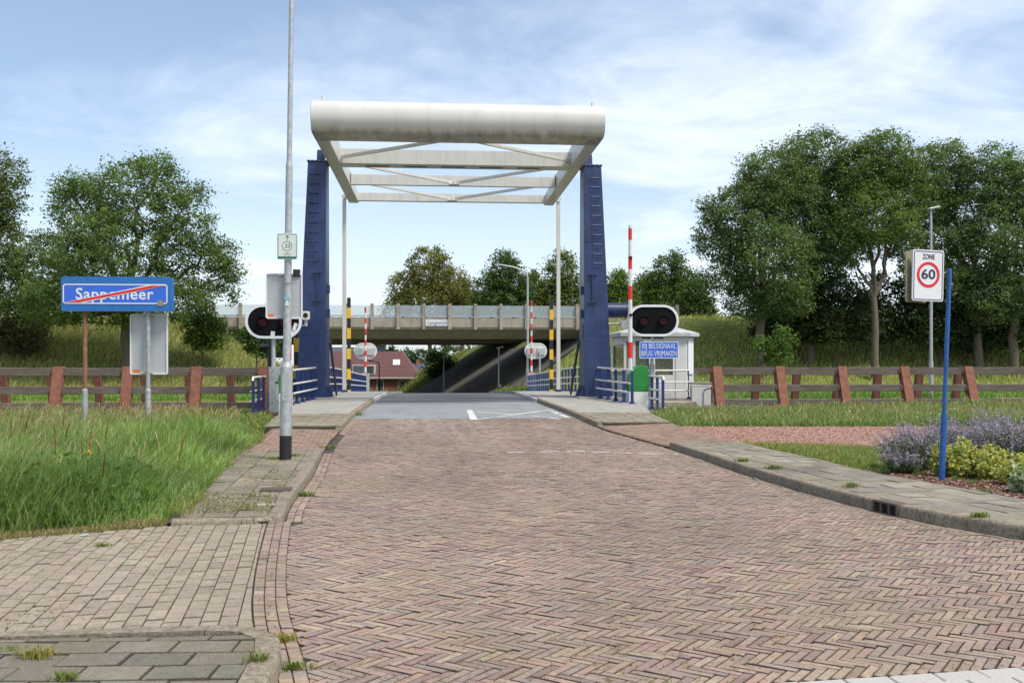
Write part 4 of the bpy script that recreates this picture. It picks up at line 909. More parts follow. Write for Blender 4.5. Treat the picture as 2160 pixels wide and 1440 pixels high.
MB().bx(-.13, .13, -.0065, -.0042, -.175, -.15).build('green_strip', M_SIGNGREEN, t); ring('number_ring', .066, .072, -.0068, -.0042, M_SIGNGREEN, t, (0, .005))
lettering('33', .085, M_SIGNGREEN, t, (0, -.006, .005), .0, .001, .2); a_ = MB(); a_.bx(-.005, .005, -.0068, -.0042, .098, .16); a_.beam((-.028, -.0055, .132), (0, -.0055, .16), .0026, .011, (0, 1, 0)); a_.beam((.028, -.0055, .132), (0, -.0055, .16), .0026, .011, (0, 1, 0)); a_.build('arrow', M_SIGNGREEN, t)
bi = ring('bicycle_wheel', .017, .0205, -.0068, -.0042, M_GALVB, t, (-.028, -.12), 20); ring('bicycle_wheel', .017, .0205, -.0068, -.0042, M_GALVB, t, (.03, -.12), 20)
MB().tube([(-.028, -.0056, -.12), (-.014, -.0056, -.092), (.02, -.0056, -.092), (0, -.0056, -.12), (-.014, -.0056, -.092)], .0018, 4).build('bicycle_frame', M_GALVB, t)
c = PY(599.5, 624.5, lp.y + .07)
t = thing('sign_seen_from_behind', 'pale grey back of a square sign clamped to the lamp post', 'sign', c)
plate('board', .525, .66, .03, 0, .015, M_ALU, t); frame('rim', .535, .67, .033, .018, -.02, .02, M_SIGNWHITE, t)
for z in (.31, -.305): MB().bx(-.09, .11, -.045, -.004, z - .012, z + .012).build('clamp', M_ALU, t, .003)
MB().bx(-.23, -.15, -.006, -.001, -.305, -.265).build('sticker', M_STICK_O, t)
tag(MB().bx(-.05, .05, -.05, .05, -.05, .06).build('camera_box', M_BLACK, None, .006), 'tiny black box on top of the sign behind the lamp post', 'box').location = PY(626, 577, lp.y + .09)
# place name sign
c = PY(243.5, 620, 21.0)
t = thing('place_name_sign', 'blue place name board Sappemeer crossed out with a red bar on two posts', 'sign', (c.x, 21.0, 0), R(-1))
z = c.z; bw, bh = 2.2, .72
plate('board', bw, bh, .04, 0, .06, M_SIGNBLUE2, t, (0, z)); plate('side_panel', .09, bh - .02, .02, .01, .16, M_SIGNBLUE2, t, (bw / 2 + .01, z - .01)); plate('face', 2.13, .415, .06, -.006, -.0005, M_SIGNBLUE, t, (0, z)); frame('border', 2.13, .415, .06, .024, -.010, -.0065, M_SIGNWHITE, t, (-.0, z))
lettering('Sappemeer', .33, M_SIGNWHITE, t, (-.02, -.0085, z - .01), .005, space=1.06, fit=1.58)
def bar(x0, z0, x1, z1, w_, y, matl, name): return MB().prism([(x0, z0), (x0 + w_, z0), (x1, z1), (x1 - w_, z1)], lambda a, b: (a, y, z + b), lambda a, b: (a, y + .003, z + b)).build(name, matl, t)
bar(-1.04, -.18, 1.04, .18, .40, -.0145, M_SIGNWHITE, 'bar_edge'); bar(-1.0, -.176, 1.0, .176, .27, -.0165, M_SIGNRED, 'red_bar')
MB().bx(.86, .98, -.014, -.011, z - .25, z - .13).build('sticker', M_MOSSY, t)
for px, m1, m2 in ((178, M_RUSTP, M_GALVB), (312, M_GALVB, M_GALVB)):
    x = XY(px, 21.1) - c.x; MB().cyl((x, .12, -.1), (x, .12, .95), .058, n=14).build('post_foot', m2, t, 0, True); MB().cyl((x, .12, .95), (x, .12, .99), .058, .043, 14).build('collar', m2, t); MB().cyl((x, .12, .99), (x, .12, 3.25), .043, n=14).build('post', m1, t, 0, True)
c = PY(314.5, 726, 21.25)
t = thing('sign_seen_from_behind', 'grey back of a tall rectangular sign below the blue place name board', 'sign', c)
plate('board', .75, 1.25, .03, 0, .02, M_ALU, t); frame('rim', .77, 1.27, .035, .022, -.03, .03, M_SIGNWHITE, t)
for zz_ in (.62, -.6): MB().bx(-.15, .09, -.11, -.02, zz_ - .02, zz_ + .02).build('clamp', M_ALU, t, .004)
MB().bx(-.33, -.2, -.006, -.001, -.6, -.53).build('sticker', M_STICK_O, t)
# zone 60
zb = PG(1986, 1010, .1); zt_ = PY(2003, 570, zb.y)
t = thing('zone_sign', 'white ZONE 60 speed sign on a leaning blue post by the purple flowers', 'sign', (zb.x, zb.y, .06))
lean = (zt_.x - zb.x); H_ = zt_.z - .06
P_ = lambda h: (lean * h / H_, 0, h)
MB().cyl(P_(-.1), P_(.82), .037, n=16).build('post_foot', M_POSTBLUE, t, 0, True); MB().cyl(P_(.82), P_(H_), .026, n=16).build('post', M_POSTBLUE, t, 0, True); MB().cyl(P_(H_), P_(H_ + .02), .026, .02, 16).build('post_cap', M_POSTBLUE, t, 0, True)
c = PY(1958, 581, zb.y - .07) - Vector((zb.x, zb.y, .06))
pn = bpy.data.objects.new('panel_group', None)
def zone_panel(cx, cy, cz, rz):
    M_ = Matrix.Translation((cx, cy, cz)) @ Matrix.Rotation(rz, 4, 'Z') @ Matrix.Rotation(R(1.5), 4, 'Y')
    b = plate('board', .425, .62, .03, 0, .02, M_SIGNWHITE, t); b.matrix_local = M_
    f_ = frame('border', .395, .588, .02, .007, -.004, -.0005, M_SIGNDARK, b); ring('red_ring', .122, .155, -.004, -.0005, M_SIGNRED, b, (0, .01)); lettering('ZONE', .085, M_SIGNDARK, b, (0, -.002, .225), .0012, .0015, fit=.165); lettering('60', .165, M_SIGNDARK, b, (0, -.002, .01), .003, .0015, fit=.19)
zone_panel(c.x, c.y, c.z, R(8))
b2 = plate('rear_panel', .425, .62, .03, 0, .015, M_MOSSY, t); b2.matrix_local = Matrix.Translation((c.x - .09, c.y + .12, c.z - .01)) @ Matrix.Rotation(R(30), 4, 'Z')
f2 = frame('rear_rim', .432, .627, .032, .012, -.02, .02, M_SIGNWHITE, t); f2.matrix_local = b2.matrix_local.copy()
MB().bx(c.x - .08, c.x + .2, c.y + .055, c.y + .08, c.z + .12, c.z + .15).build('bracket', M_GALVB, t); MB().bx(c.x - .08, c.x + .2, c.y + .055, c.y + .08, c.z - .18, c.z - .15).build('bracket', M_GALVB, t)
# more lamps
def street_lamp(label, x, y, z0, z1, r=.06, arm=None, matl=None, name='lamp_post'):
    t = thing(name, label, 'lamp post', (x, y, z0)); h = z1 - z0; matl = matl or M_GALV
    MB().cyl((0, 0, 0), (0, 0, h * .2), r * 1.35, n=12).build('lower_shaft', matl, t, 0, True)
    if arm:
        a = arm; MB().tube([(0, 0, h * .2), (0, 0, h * .93), (a * .05, 0, h * .965), (a * .2, 0, h * .985), (a * .55, 0, h * 1.01), (a, 0, h * 1.025)], [r, r * .7, r * .7, r * .65, r * .6, r * .55], 10).build('shaft', matl, t, 0, True)
        MB().box((a * 1.12, 0, h * 1.027), (abs(a) * .3, .2, .1)).build('lamp_head', matl, t, .03)
    else:
        MB().cyl((0, 0, h * .2), (0, 0, h), r, r * .65, 12).build('shaft', matl, t, 0, True); MB().box((.1, -.1, h + .02), (.6, .28, .1), Matrix.Rotation(R(-12), 3, 'Y')).build('lamp_head', matl, t, .03)
street_lamp('slim grey lamp post standing among the trees behind the ZONE sign', XY(1964, 45) * 50 / 45, 50, -.4, PY(1964, 440, 50).z, .085)
street_lamp('distant grey lamp post with a bent arm in front of the overpass', XY(1113, 67), 67, -.45, PY(1113, 566, 67).z, .09, arm=-1.8)
street_lamp('thin lamp under the overpass left of centre', XY(936, 92), 92, -1.6, PY(936, 752, 92).z, .07)
street_lamp('thin lamp under the overpass against the dark slope', XY(1052, 84), 84, -1.1, PY(1052, 733, 84).z, .08)
street_lamp('black lamp post in front of the red roofed house', XY(800, 104), 104, -2.0, PY(800, 763, 104).z, .07, arm=-.9, matl=M_BLACK)

# ------------------------------------------------------------------ bridge keeper's cabin and hoop rail
cb = thing('bridge_keeper_cabin', 'small white bridge keeper cabin with grey hipped roof beside the right tower', 'cabin', (7.95, 35.3, .2))
hw, hd, chf = 1.3, 1.1, .36
plan = [(-hw, -hd), (hw - chf, -hd), (hw, -hd + chf), (hw, hd), (-hw, hd)]
MB().prism(plan, lambda a, b: (a, b, -1.6), lambda a, b: (a, b, .1)).build('base', M_SLAB, cb)
def panel(name, x0, x1, z0, z1, matl, y0=-hd, y1=-hd + .08, par=cb, bev=.004): return MB().bx(x0, x1, y0, y1, z0, z1).build(name, matl, par, bev)
panel('sill_wall', -hw, -.33, .1, .88, M_CABIN); panel('lintel', -hw, hw - chf, 2.12, 2.28, M_CABIN)
for x in (-hw, -.98, -.40, .56): panel('mullion', x, x + (.09 if x < .5 else .1), .88 if x < -.35 else .1, 2.12, M_CABIN, -hd - .012, -hd + .09)
panel('corner_panel', .66, hw - chf, .1, 2.12, M_CABIN)
panel('window_pane', -1.26, -.98, .88, 2.12, M_PANE, -hd + .03, -hd + .04, bev=0); panel('window_pane', -.89, -.40, .88, 2.12, M_PANE, -hd + .03, -hd + .04, bev=0)
dr = panel('door', -.28, .56, .1, .92, M_CABIN, -hd + .01, -hd + .06); panel('door_stile', -.28, -.18, .92, 2.12, M_CABIN, -hd + .01, -hd + .06, dr); panel('door_stile', .46, .56, .92, 2.12, M_CABIN, -hd + .01, -hd + .06, dr); panel('door_rail', -.18, .46, 2.0, 2.12, M_CABIN, -hd + .012, -hd + .058, dr)
panel('door_pane', -.18, .46, .92, 2.0, M_PANE, -hd + .03, -hd + .04, dr, 0); panel('door_inset', -.14, .42, .2, .82, M_CABIN, -hd + .002, -hd + .012, dr); MB().tube([(-.23, -hd - .0, 1.02), (-.23, -hd - .05, 1.02), (-.10, -hd - .05, 1.02)], .014, 6).build('door_handle', M_GALV, dr)
MB().add([(hw - chf, -hd, .1), (hw, -hd + chf, .1), (hw, -hd + chf, 2.28), (hw - chf, -hd, 2.28), (hw - chf - .06, -hd + .06, .1), (hw - .06, -hd + chf + .06, .1), (hw - .06, -hd + chf + .06, 2.28), (hw - chf - .06, -hd + .06, 2.28)], [(0, 1, 2, 3), (5, 4, 7, 6), (1, 5, 6, 2), (4, 0, 3, 7), (3, 2, 6, 7), (0, 4, 5, 1)]).build('corner_wall', M_CABIN, cb)
MB().add([(hw - chf + .07, -hd + .065, .95), (hw - .05, -hd + chf - .055, .95), (hw - .05, -hd + chf - .055, 2.15), (hw - chf + .07, -hd + .065, 2.15), (hw - chf + .08, -hd + .02, .95), (hw - .03, -hd + chf - .09, .95), (hw - .03, -hd + chf - .09, 2.15), (hw - chf + .08, -hd + .02, 2.15)], [(4, 5, 6, 7), (0, 3, 2, 1), (0, 1, 5, 4), (1, 2, 6, 5), (2, 3, 7, 6), (3, 0, 4, 7)]).build('corner_shutter', M_SIGNWHITE, cb)
for nm, a in (('side_wall', (-hw, -hw + .08, -hd + .1, hd)), ('side_wall', (hw - .08, hw, -hd + chf + .01, hd))): MB().bx(*a, .1, .9).build(nm, M_CABIN, cb); MB().bx(*a, 2.0, 2.27).build('side_lintel', M_CABIN, cb); MB().bx(a[0] + .03, a[0] + .04, a[2], a[3], .9, 2.0).build('side_pane', M_PANE, cb)
MB().bx(-hw, hw, hd - .08, hd, .1, .9).build('rear_wall', M_CABIN, cb); MB().bx(-hw, hw, hd - .08, hd, 2.0, 2.27).build('rear_lintel', M_CABIN, cb)
for x in (-hw, -.05, hw - .1): MB().bx(x, x + .1, hd - .09, hd, .9, 2.0).build('rear_mullion', M_CABIN, cb)
ov = .16; ev = [(-hw - ov, -hd - ov), (hw - chf + .1, -hd - ov), (hw + ov, -hd + chf - .1), (hw + ov, hd + ov), (-hw - ov, hd + ov)]; k = len(ev)
rf = MB().add([(x, y, 2.28) for x, y in ev] + [(x, y, 2.42) for x, y in ev] + [(-.5, 0, 2.72), (.55, 0, 2.72)], [tuple(range(k - 1, -1, -1))] + [(i, (i + 1) % k, k + (i + 1) % k, k + i) for i in range(k)] + [(k, k + 1, 2 * k + 1, 2 * k), (k + 1, k + 2, 2 * k + 1), (k + 2, k + 3, 2 * k + 1), (k + 3, k + 4, 2 * k, 2 * k + 1), (k + 4, k, 2 * k)]).build('roof', M_CROOF, cb, .01)
MB().cyl((hw + .24, -.2, 2.30), (hw + .24, -.5, 2.36), .06, n=10).build('roof_spout', M_GALVB, rf)
MB().bx(.95, 1.62, -hd - .75, -hd - .45, -.35, .62).build('pillar', M_CABIN, cb, .01); MB().bx(.91, 1.66, -hd - .79, -hd - .41, .62, .67).build('pillar_cap', M_SLAB, cb, .008)
MB().bx(-1.6, 1.0, -hd - 1.2, -hd - .02, -1.2, .02).build('platform', M_CONC, cb, .03)
hp = thing('hoop_rail', 'grey tubular hoop rail with bars right of the cabin pillar', 'rail', (9.05, 32.6, 0))
MB().tube([(0, 0, -.3), (0, 0, .5), (.05, 0, .62), (.17, 0, .68), (1.25, 0, .68)] + [(1.27, 0, .1)], .028, 8).build('hoop', M_GALV, hp, 0, True)
for x in (.35, .6, .85): MB().cyl((x, 0, .05), (x, 0, .67), .018, n=8).build('bar', M_GALV, hp)
MB().cyl((.02, 0, .1), (1.26, 0, .1), .02, n=8).build('lower_rail', M_GALV, hp)
MB().cyl((-.35, .3, .78), (.75, .3, .76), .02, n=8).build('top_bar', M_RAILW, hp)

# ------------------------------------------------------------------ motorway overpass
op = thing('road_overpass', 'concrete road overpass with glass noise screens crossing behind the bridge', 'overpass', (0, 80, 0))
X0, X1 = -24.0, 22.0
def deck(y0, y1, par, parapet_front):
    prof = [(y0, 4.35), (y0, 5.28), (y1, 5.28), (y1, 4.35), (y1 - .5, 4.3), (y1 - 1.6, 3.62), (y0 + 1.9, 3.62), (y0 + .5, 4.3)]
    return MB().prism(prof, lambda a, b: (X0, a - 80, b), lambda a, b: (X1, a - 80, b)).build('deck', M_CONC, par)
deck(80, 93.5, op, True); deck(96.8, 110.5, op, False)
sp = 2.087; xp = [-5.04 + sp * i for i in range(-7, 13)]
for x in xp: MB().box((x, -.12, 5.36), (.26, .26, 2.1)).build('parapet_post', M_CONC, op, .02)
for a, b in zip(xp, xp[1:]):
    MB().bx(a + .13, b - .13, -.075, -.003, 4.5, 5.22).build('edge_panel', M_CONC, op, .01)
    MB().bx(a + .13, b - .13, -.085, .0, 5.34, 5.46).build('edge_rail', M_GALV, op)
    MB().bx(a + .14, b - .14, -.05, -.03, 5.47, 6.27).build('screen', M_GLASS, op)
    MB().bx(a + .13, b - .13, 13.3, 13.36, 5.3, 6.1).build('rear_screen', M_GLASS, op)
nb = MB().bx(-.77, 1.15, -.125, -.085, 4.62, 5.10).build('name_board', M_SIGNWHITE, op); lettering('Langewijk', .42, M_SIGNDARK, nb, (.19, -.128, 4.86), .0, fit=1.55)
# stone faced slopes under the decks
def face(side, y0, y1, name):
    v = []; ys = np.arange(y0, y1 + .1, 1.5)
    for y in ys:
        toe = right_toe(y) if side > 0 else left_toe(y); zb_ = terrain(right_toe(y) - 5, y)
        for k in range(9): xx = k * .9 - .2; v.append((toe + side * xx, y, zb_ + max(-.05, xx * .68) + .09))
    f = [(i * 9 + k, i * 9 + k + 1, (i + 1) * 9 + k + 1, (i + 1) * 9 + k) for i in range(len(ys) - 1) for k in range(8)]
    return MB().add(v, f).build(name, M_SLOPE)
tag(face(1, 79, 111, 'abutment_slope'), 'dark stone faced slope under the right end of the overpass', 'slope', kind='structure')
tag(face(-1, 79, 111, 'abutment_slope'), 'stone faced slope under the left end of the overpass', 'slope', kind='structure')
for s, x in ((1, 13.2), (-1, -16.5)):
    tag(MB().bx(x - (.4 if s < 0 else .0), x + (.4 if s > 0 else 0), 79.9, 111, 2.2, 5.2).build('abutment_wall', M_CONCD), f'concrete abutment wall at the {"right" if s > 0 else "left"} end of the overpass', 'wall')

# ------------------------------------------------------------------ houses beyond
def house(label, x0, x1, y, zg, ze, zrg, depth, roofm, hip=1.5, wins=(), name='brick_house', dorm=None):
    t = thing(name, label, 'house', ((x0 + x1) / 2, y, zg)); w_ = (x1 - x0) / 2
    wl = MB().bx(-w_, w_, 0, depth, 0, ze - zg).build('wall', M_HOUSEBRICK, t)
    e = ze - zg; r = zrg - zg
    v = [(-w_ - .4, -.4, e - .2), (w_ + .4, -.4, e - .2), (w_ + .4, depth + .4, e - .2), (-w_ - .4, depth + .4, e - .2), (-w_ - .2, depth / 2, r), (w_ - hip, depth / 2, r)]
    rf = MB().add(v, [(0, 1, 5, 4), (1, 2, 5), (2, 3, 4, 5), (3, 0, 4), (3, 2, 1, 0)]).build('roof', roofm, t)
    sl = Vector((0, depth / 2 + .4, r - e + .2)); n_ = Vector((0, -(r - e + .2), depth / 2 + .4)).normalized()
    rows = int(sl.length / .34)
    for k in range(rows):
        f = (k + .5) / rows; p = Vector((0, -.4, e - .2)) + sl * f + n_ * .03; xr_ = w_ + .35 - hip * 1.3 * f
        MB().beam((-w_ - .3, p.y, p.z), (xr_, p.y, p.z), .05, .06).build('tile_course', roofm, rf)
    MB().bx(-w_ - .45, w_ + .45, -.52, -.4, e - .3, e - .15).build('gutter', M_WHITE, rf)
    MB().bx(-w_ * .5, -w_ * .5 + .5, depth * .42, depth * .42 + .5, r - .3, r + .6).build('chimney', M_HOUSEBRICK, rf)
    for (wx, wz, ww, wh) in wins:
        q = MB().bx(wx - ww / 2, wx + ww / 2, -.05, .02, wz, wz + wh).build('window', M_WHITE, t); MB().bx(wx - ww / 2 + .1, wx + ww / 2 - .1, -.07, -.051, wz + .1, wz + wh - .1).build('pane', M_WINDOW, q)
    if dorm:
        dx, f = dorm; p = Vector((0, -.4, e - .2)) + sl * f
        q = MB().bx(dx - 1.5, dx + 1.2, p.y - .2, p.y + 2, p.z, p.z + 1.15).build('dormer', M_WHITE, rf); MB().bx(dx + .1, dx + 1.05, p.y - .23, p.y - .201, p.z + .12, p.z + 1.0).build('pane', M_WINDOW, q); MB().bx(dx - 1.4, dx, p.y - .23, p.y - .201, p.z + .1, p.z + 1.05).build('panel', M_TILEB, q)
        p2 = Vector((0, -.4, e - .2)) + sl * .52; MB().beam((w_ * .48, p2.y - .3, p2.z - .18), (w_ * .48, p2.y + .3, p2.z + .45), .85, .16).build('skylight', M_SIGNWHITE, rf)
house('red brick house with maroon tiled roof seen under the overpass', XY(700, 118), XY(882, 118), 118, -2.25, .1, 3.1, 8, M_TILE, 1.9, ((-3.9, .5, .9, 1.4), (.6, .5, .85, 1.4), (3.2, .5, .9, 1.4)), dorm=(-1.2, .12))
house('second house with blue grey tiled roof behind the red roofed house', XY(640, 135), XY(812, 135), 135, -2.25, 1.0, 3.9, 8, M_TILEB, .4)
house('low grey roofed house partly hidden right of the maroon roof', XY(868, 150), XY(905, 150), 150, -2.25, .2, 1.6, 6, M_TILEB, .4)

# ------------------------------------------------------------------ vegetation
def rot_basis(n):
    d = rng.normal(size=(n, 3)); d /= np.linalg.norm(d, axis=1)[:, None]; a = rng.normal(size=(n, 3)); a -= (a * d).sum(1)[:, None] * d; a /= np.linalg.norm(a, axis=1)[:, None]
    return d, a, np.cross(d, a)
def leaves(P, size, col, cvar=.25, up=.5, tint=None, droop=0):
    """a folded diamond leaf (4 tris -> 2 quads) at each point"""
    n = len(P); nrm = rng.normal(size=(n, 3)); nrm[:, 2] = np.abs(nrm[:, 2]) + up; nrm /= np.linalg.norm(nrm, axis=1)[:, None]
    a = rng.normal(size=(n, 3)); a -= (a * nrm).sum(1)[:, None] * nrm; a /= np.linalg.norm(a, axis=1)[:, None]; b = np.cross(nrm, a)
    s = size * rng.uniform(.6, 1.25, n)[:, None]
    V = np.stack([P - a * s, P + b * s * .48 + nrm * s * .12, P + a * s, P - b * s * .48 + nrm * s * .12], 1).reshape(-1, 3)
    i = np.arange(n)[:, None] * 4; T = np.concatenate([i + [[0, 1, 2]], i + [[0, 2, 3]]], 1).reshape(-1, 3)
    c = np.array(col)[None] * (1 + rng.uniform(-cvar, cvar, n))[:, None] * (1 + rng.uniform(-.08, .08, (n, 3)))
    if tint is not None: c = c * tint
    return V, T, np.repeat(np.clip(c, .005, 1), 2, axis=0)
def crown_points(lobes, n, clump=.55, per=26, shell=.55):
    """clump centres inside ellipsoid lobes, favouring the outside, then points round each"""
    vol = np.array([(l[3] * l[4] * l[5]) ** (2 / 3) for l in lobes]); k = max(1, n // per)
    idx = rng.choice(len(lobes), k, p=vol / vol.sum()); L_ = np.array(lobes)[idx]
    d = rng.normal(size=(k, 3)); d /= np.linalg.norm(d, axis=1)[:, None]
    r = np.where(rng.random(k) < shell, rng.uniform(.72, 1.0, k), rng.random(k) ** .45)
    C = L_[:, :3] + d * r[:, None] * L_[:, 3:6]
    tint = rng.uniform(.66, 1.4, k)
    cl = clump * rng.uniform(.55, 1.35, k)
    q = rng.normal(size=(k, per, 3)) * .5; q[:, :, 2] *= .7
    P = (C[:, None] + q * cl[:, None, None]).reshape(-1, 3)
    return P, np.repeat(tint, per)[:, None], C
def tree(label, base, lobes, n, leaf=.16, col=(.058, .088, .026), trunk_r=.3, trunk_to=None, clump=.6, name='oak_tree', group='trees along the embankment', limbs=14, per=40, fork=None, cat='tree', twig=60, shell=.55):
    t = thing(name, label, cat, base, group=group); B = np.array(base)
    lo = [(l[0] - B[0], l[1] - B[1], l[2] - B[2], *l[3:]) for l in lobes]
    P, tint, C = crown_points(lo, n, clump, per, shell)
    V, T, c = leaves(P, leaf, col, .22, .45, tint)
    np_mesh('crown', V, T, M_LEAF, c, t)
    # trunk and limbs
    cx = np.mean([l[0] for l in lo]); cy = np.mean([l[1] for l in lo]); zmin = min(l[2] - l[5] * .6 for l in lo); zmax = max(l[2] + l[5] * .5 for l in lo)
    fk = np.array(fork) - B if fork is not None else np.array((cx * .25, cy * .25, max(1.2, zmin + .8)))
    m = MB()
    def wiggly(p, q, r0, r1, k=5, amp=.05, n_=7):
        p, q = np.array(p, float), np.array(q, float); L_ = np.linalg.norm(q - p); pts = []
        for i in range(k + 1):
            f = i / k; w_ = rng.normal(size=3) * amp * L_ * math.sin(math.pi * f); pts.append(p + (q - p) * f + w_)
        m.tube([tuple(x) for x in pts], [r0 + (r1 - r0) * i / k for i in range(k + 1)], n_); return pts
    wiggly((0, 0, -.5), fk, trunk_r * 1.15, trunk_r * .85, 5, .015, 10)
    ends = []
    for l in lo:
        tip = np.array((l[0], l[1], l[2] + l[5] * .3)); mid = fk * .5 + np.array((l[0] * .8, l[1] * .8, l[2] - l[5] * .4)) * .5
        wiggly(fk, mid, trunk_r * .62, trunk_r * .42, 4, .05); pts = wiggly(mid, tip, trunk_r * .42, trunk_r * .12, 5, .06); ends += pts[1:]
    ends = np.array(ends)
    for j in rng.choice(len(C), min(len(C), twig), replace=False):
        e = ends[np.argmin(np.linalg.norm(ends - C[j], axis=1))]; wiggly(e, C[j], trunk_r * .16, trunk_r * .03, 3, .06, 5)
    m.build('trunk', M_BARK, t, 0, True)
    return t
def lob(px, py, rx, rz, Y, dy=0, fy=.85):
    p = PY(px, py, Y); s = (PY(px + 1, py, Y) - p).length; return (p.x, Y + dy, p.z, rx * s, rx * s * fy, rz * s)
def gz(x, y): return terrain(x, y)
def base_at(px, Y): x = XY(px, Y); return (x, Y, gz(x, Y) - .1)
OAK = (.122, .178, .060); OAK2 = (.118, .172, .070); OAK3 = (.085, .098, .028)
YL = 71
tree('large rounded oak with trunk behind the blue place name sign', base_at(266, YL), [lob(290, 420, 115, 88, YL), lob(175, 450, 85, 88, YL, 1), lob(395, 465, 68, 82, YL, -1), lob(110, 560, 100, 85, YL, 1), lob(250, 545, 130, 95, YL, -2), lob(405, 565, 88, 78, YL), lob(60, 640, 70, 55, YL, 1), lob(180, 630, 110, 60, YL, -2.5), lob(350, 635, 110, 52, YL, -1.5), lob(455, 535, 48, 42, YL), lob(150, 395, 38, 30, YL), lob(330, 350, 40, 28, YL), lob(120, 650, 70, 40, YL - 1), lob(240, 655, 70, 34, YL - 2), lob(490, 590, 28, 50, YL)], 88000, .115, OAK, .36, clump=.62, twig=110)
tree('oak cut by the left edge of the picture', base_at(-30, YL + 2), [lob(5, 400, 58, 88, YL + 2), lob(-70, 430, 90, 130, YL + 2), lob(-20, 520, 75, 80, YL + 2), lob(10, 590, 60, 70, YL + 2)], 26000, .12, (.105, .14, .042), .34, twig=50)
YR = 71
tree('broad dark oak at the left end of the right hand tree row', base_at(1606, YR), [lob(1570, 470, 80, 88, YR), lob(1650, 385, 88, 85, YR, 1), lob(1518, 510, 52, 55, YR), lob(1530, 585, 60, 38, YR), lob(1625, 560, 95, 85, YR, -1), lob(1700, 460, 75, 80, YR, 1), lob(1600, 395, 50, 55, YR), lob(1500, 445, 30, 30, YR), lob(1660, 628, 60, 42, YR - 1), lob(1580, 640, 55, 38, YR)], 66000, .115, OAK2, .34, clump=.6, fork=PY(1604, 640, YR), twig=100)
tree('tall oak standing between the broad oak and the clear trunked one', base_at(1708, YR + 2.5), [lob(1720, 335, 72, 62, YR + 2), lob(1690, 400, 70, 65, YR + 3), lob(1770, 420, 75, 75, YR + 2), lob(1745, 510, 75, 60, YR + 2), lob(1700, 560, 60, 50, YR + 2), lob(1740, 600, 55, 40, YR + 2)], 44000, .115, OAK2, .3, fork=PY(1710, 600, YR + 2.5), twig=80)
tree('oak with a clear pale trunk left of the ZONE sign', base_at(1845, YR - 1), [lob(1870, 340, 70, 66, YR), lob(1815, 370, 62, 66, YR), lob(1905, 400, 62, 68, YR), lob(1840, 460, 90, 62, YR - 1), lob(1790, 520, 58, 48, YR - 1), lob(1895, 500, 50, 48, YR)], 48000, .115, OAK, .26, fork=PY(1843, 628, YR - 1), twig=90)
tree('oak directly behind and above the ZONE sign', base_at(2062, YR + 1), [lob(1985, 360, 62, 66, YR + 1), lob(1960, 430, 52, 55, YR + 1), lob(2040, 420, 66, 72, YR + 1), lob(1990, 500, 66, 52, YR + 1), lob(2060, 540, 70, 60, YR), lob(1950, 570, 50, 42, YR + 1), lob(2010, 600, 60, 45, YR)], 44000, .115, OAK2, .32, fork=PY(2056, 600, YR + 1), twig=80)
tree('oak cut by the right edge of the picture', base_at(2140, YR), [lob(2090, 380, 62, 78, YR), lob(2150, 400, 66, 85, YR), lob(2210, 440, 80, 110, YR), lob(2110, 500, 72, 72, YR - 1), lob(2150, 590, 72, 62, YR - 1), lob(2100, 640, 60, 45, YR - 1)], 48000, .115, OAK2, .33, twig=70)
# dark undergrowth on the right bank
YU = 75
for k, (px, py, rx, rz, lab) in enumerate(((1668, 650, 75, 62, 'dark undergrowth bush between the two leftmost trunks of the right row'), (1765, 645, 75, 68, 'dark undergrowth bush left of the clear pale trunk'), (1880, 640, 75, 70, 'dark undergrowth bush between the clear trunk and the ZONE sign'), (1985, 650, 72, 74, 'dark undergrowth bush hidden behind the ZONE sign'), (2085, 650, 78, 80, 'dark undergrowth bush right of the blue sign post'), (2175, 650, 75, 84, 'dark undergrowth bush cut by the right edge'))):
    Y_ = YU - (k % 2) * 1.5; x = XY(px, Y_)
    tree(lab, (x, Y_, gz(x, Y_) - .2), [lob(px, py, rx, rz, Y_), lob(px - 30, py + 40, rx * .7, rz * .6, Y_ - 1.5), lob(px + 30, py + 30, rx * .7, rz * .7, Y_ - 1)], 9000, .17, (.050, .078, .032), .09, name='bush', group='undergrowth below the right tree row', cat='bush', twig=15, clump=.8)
x = XY(1640, 66)
tree('bright green young bush at the foot of the right bank', (x, 66.5, gz(x, 66.5) - .1), [lob(1635, 745, 32, 24, 66.5), lob(1655, 718, 22, 26, 66.5), lob(1608, 725, 20, 18, 66.5)], 2300, .13, (.10, .165, .04), .05, name='bush', group='small bushes on the bank', cat='bush', twig=12, clump=.5)
for px, py, rx, rz, Y_, c_, lab in ((425, 690, 45, 48, 73, (.085, .125, .03), 'light green bush on the crest right of the big left oak'), (540, 712, 34, 30, 69, (.05, .085, .025), 'dark bush on the bank left of the left bridge light'), (30, 690, 70, 60, 75, (.10, .095, .05), 'brownish dry bush on the bank left of the blue sign')):
    x = XY(px, Y_); tree(lab, (x, Y_, gz(x, Y_) - .1), [lob(px, py, rx, rz, Y_), lob(px + 20, py + 20, rx * .8, rz * .7, Y_ - .6)], int(55 * (rx + rz) ), .14, tuple(q * 1.35 for q in c_), .05, name='bush', group='small bushes on the bank', cat='bush', twig=12, clump=.55)
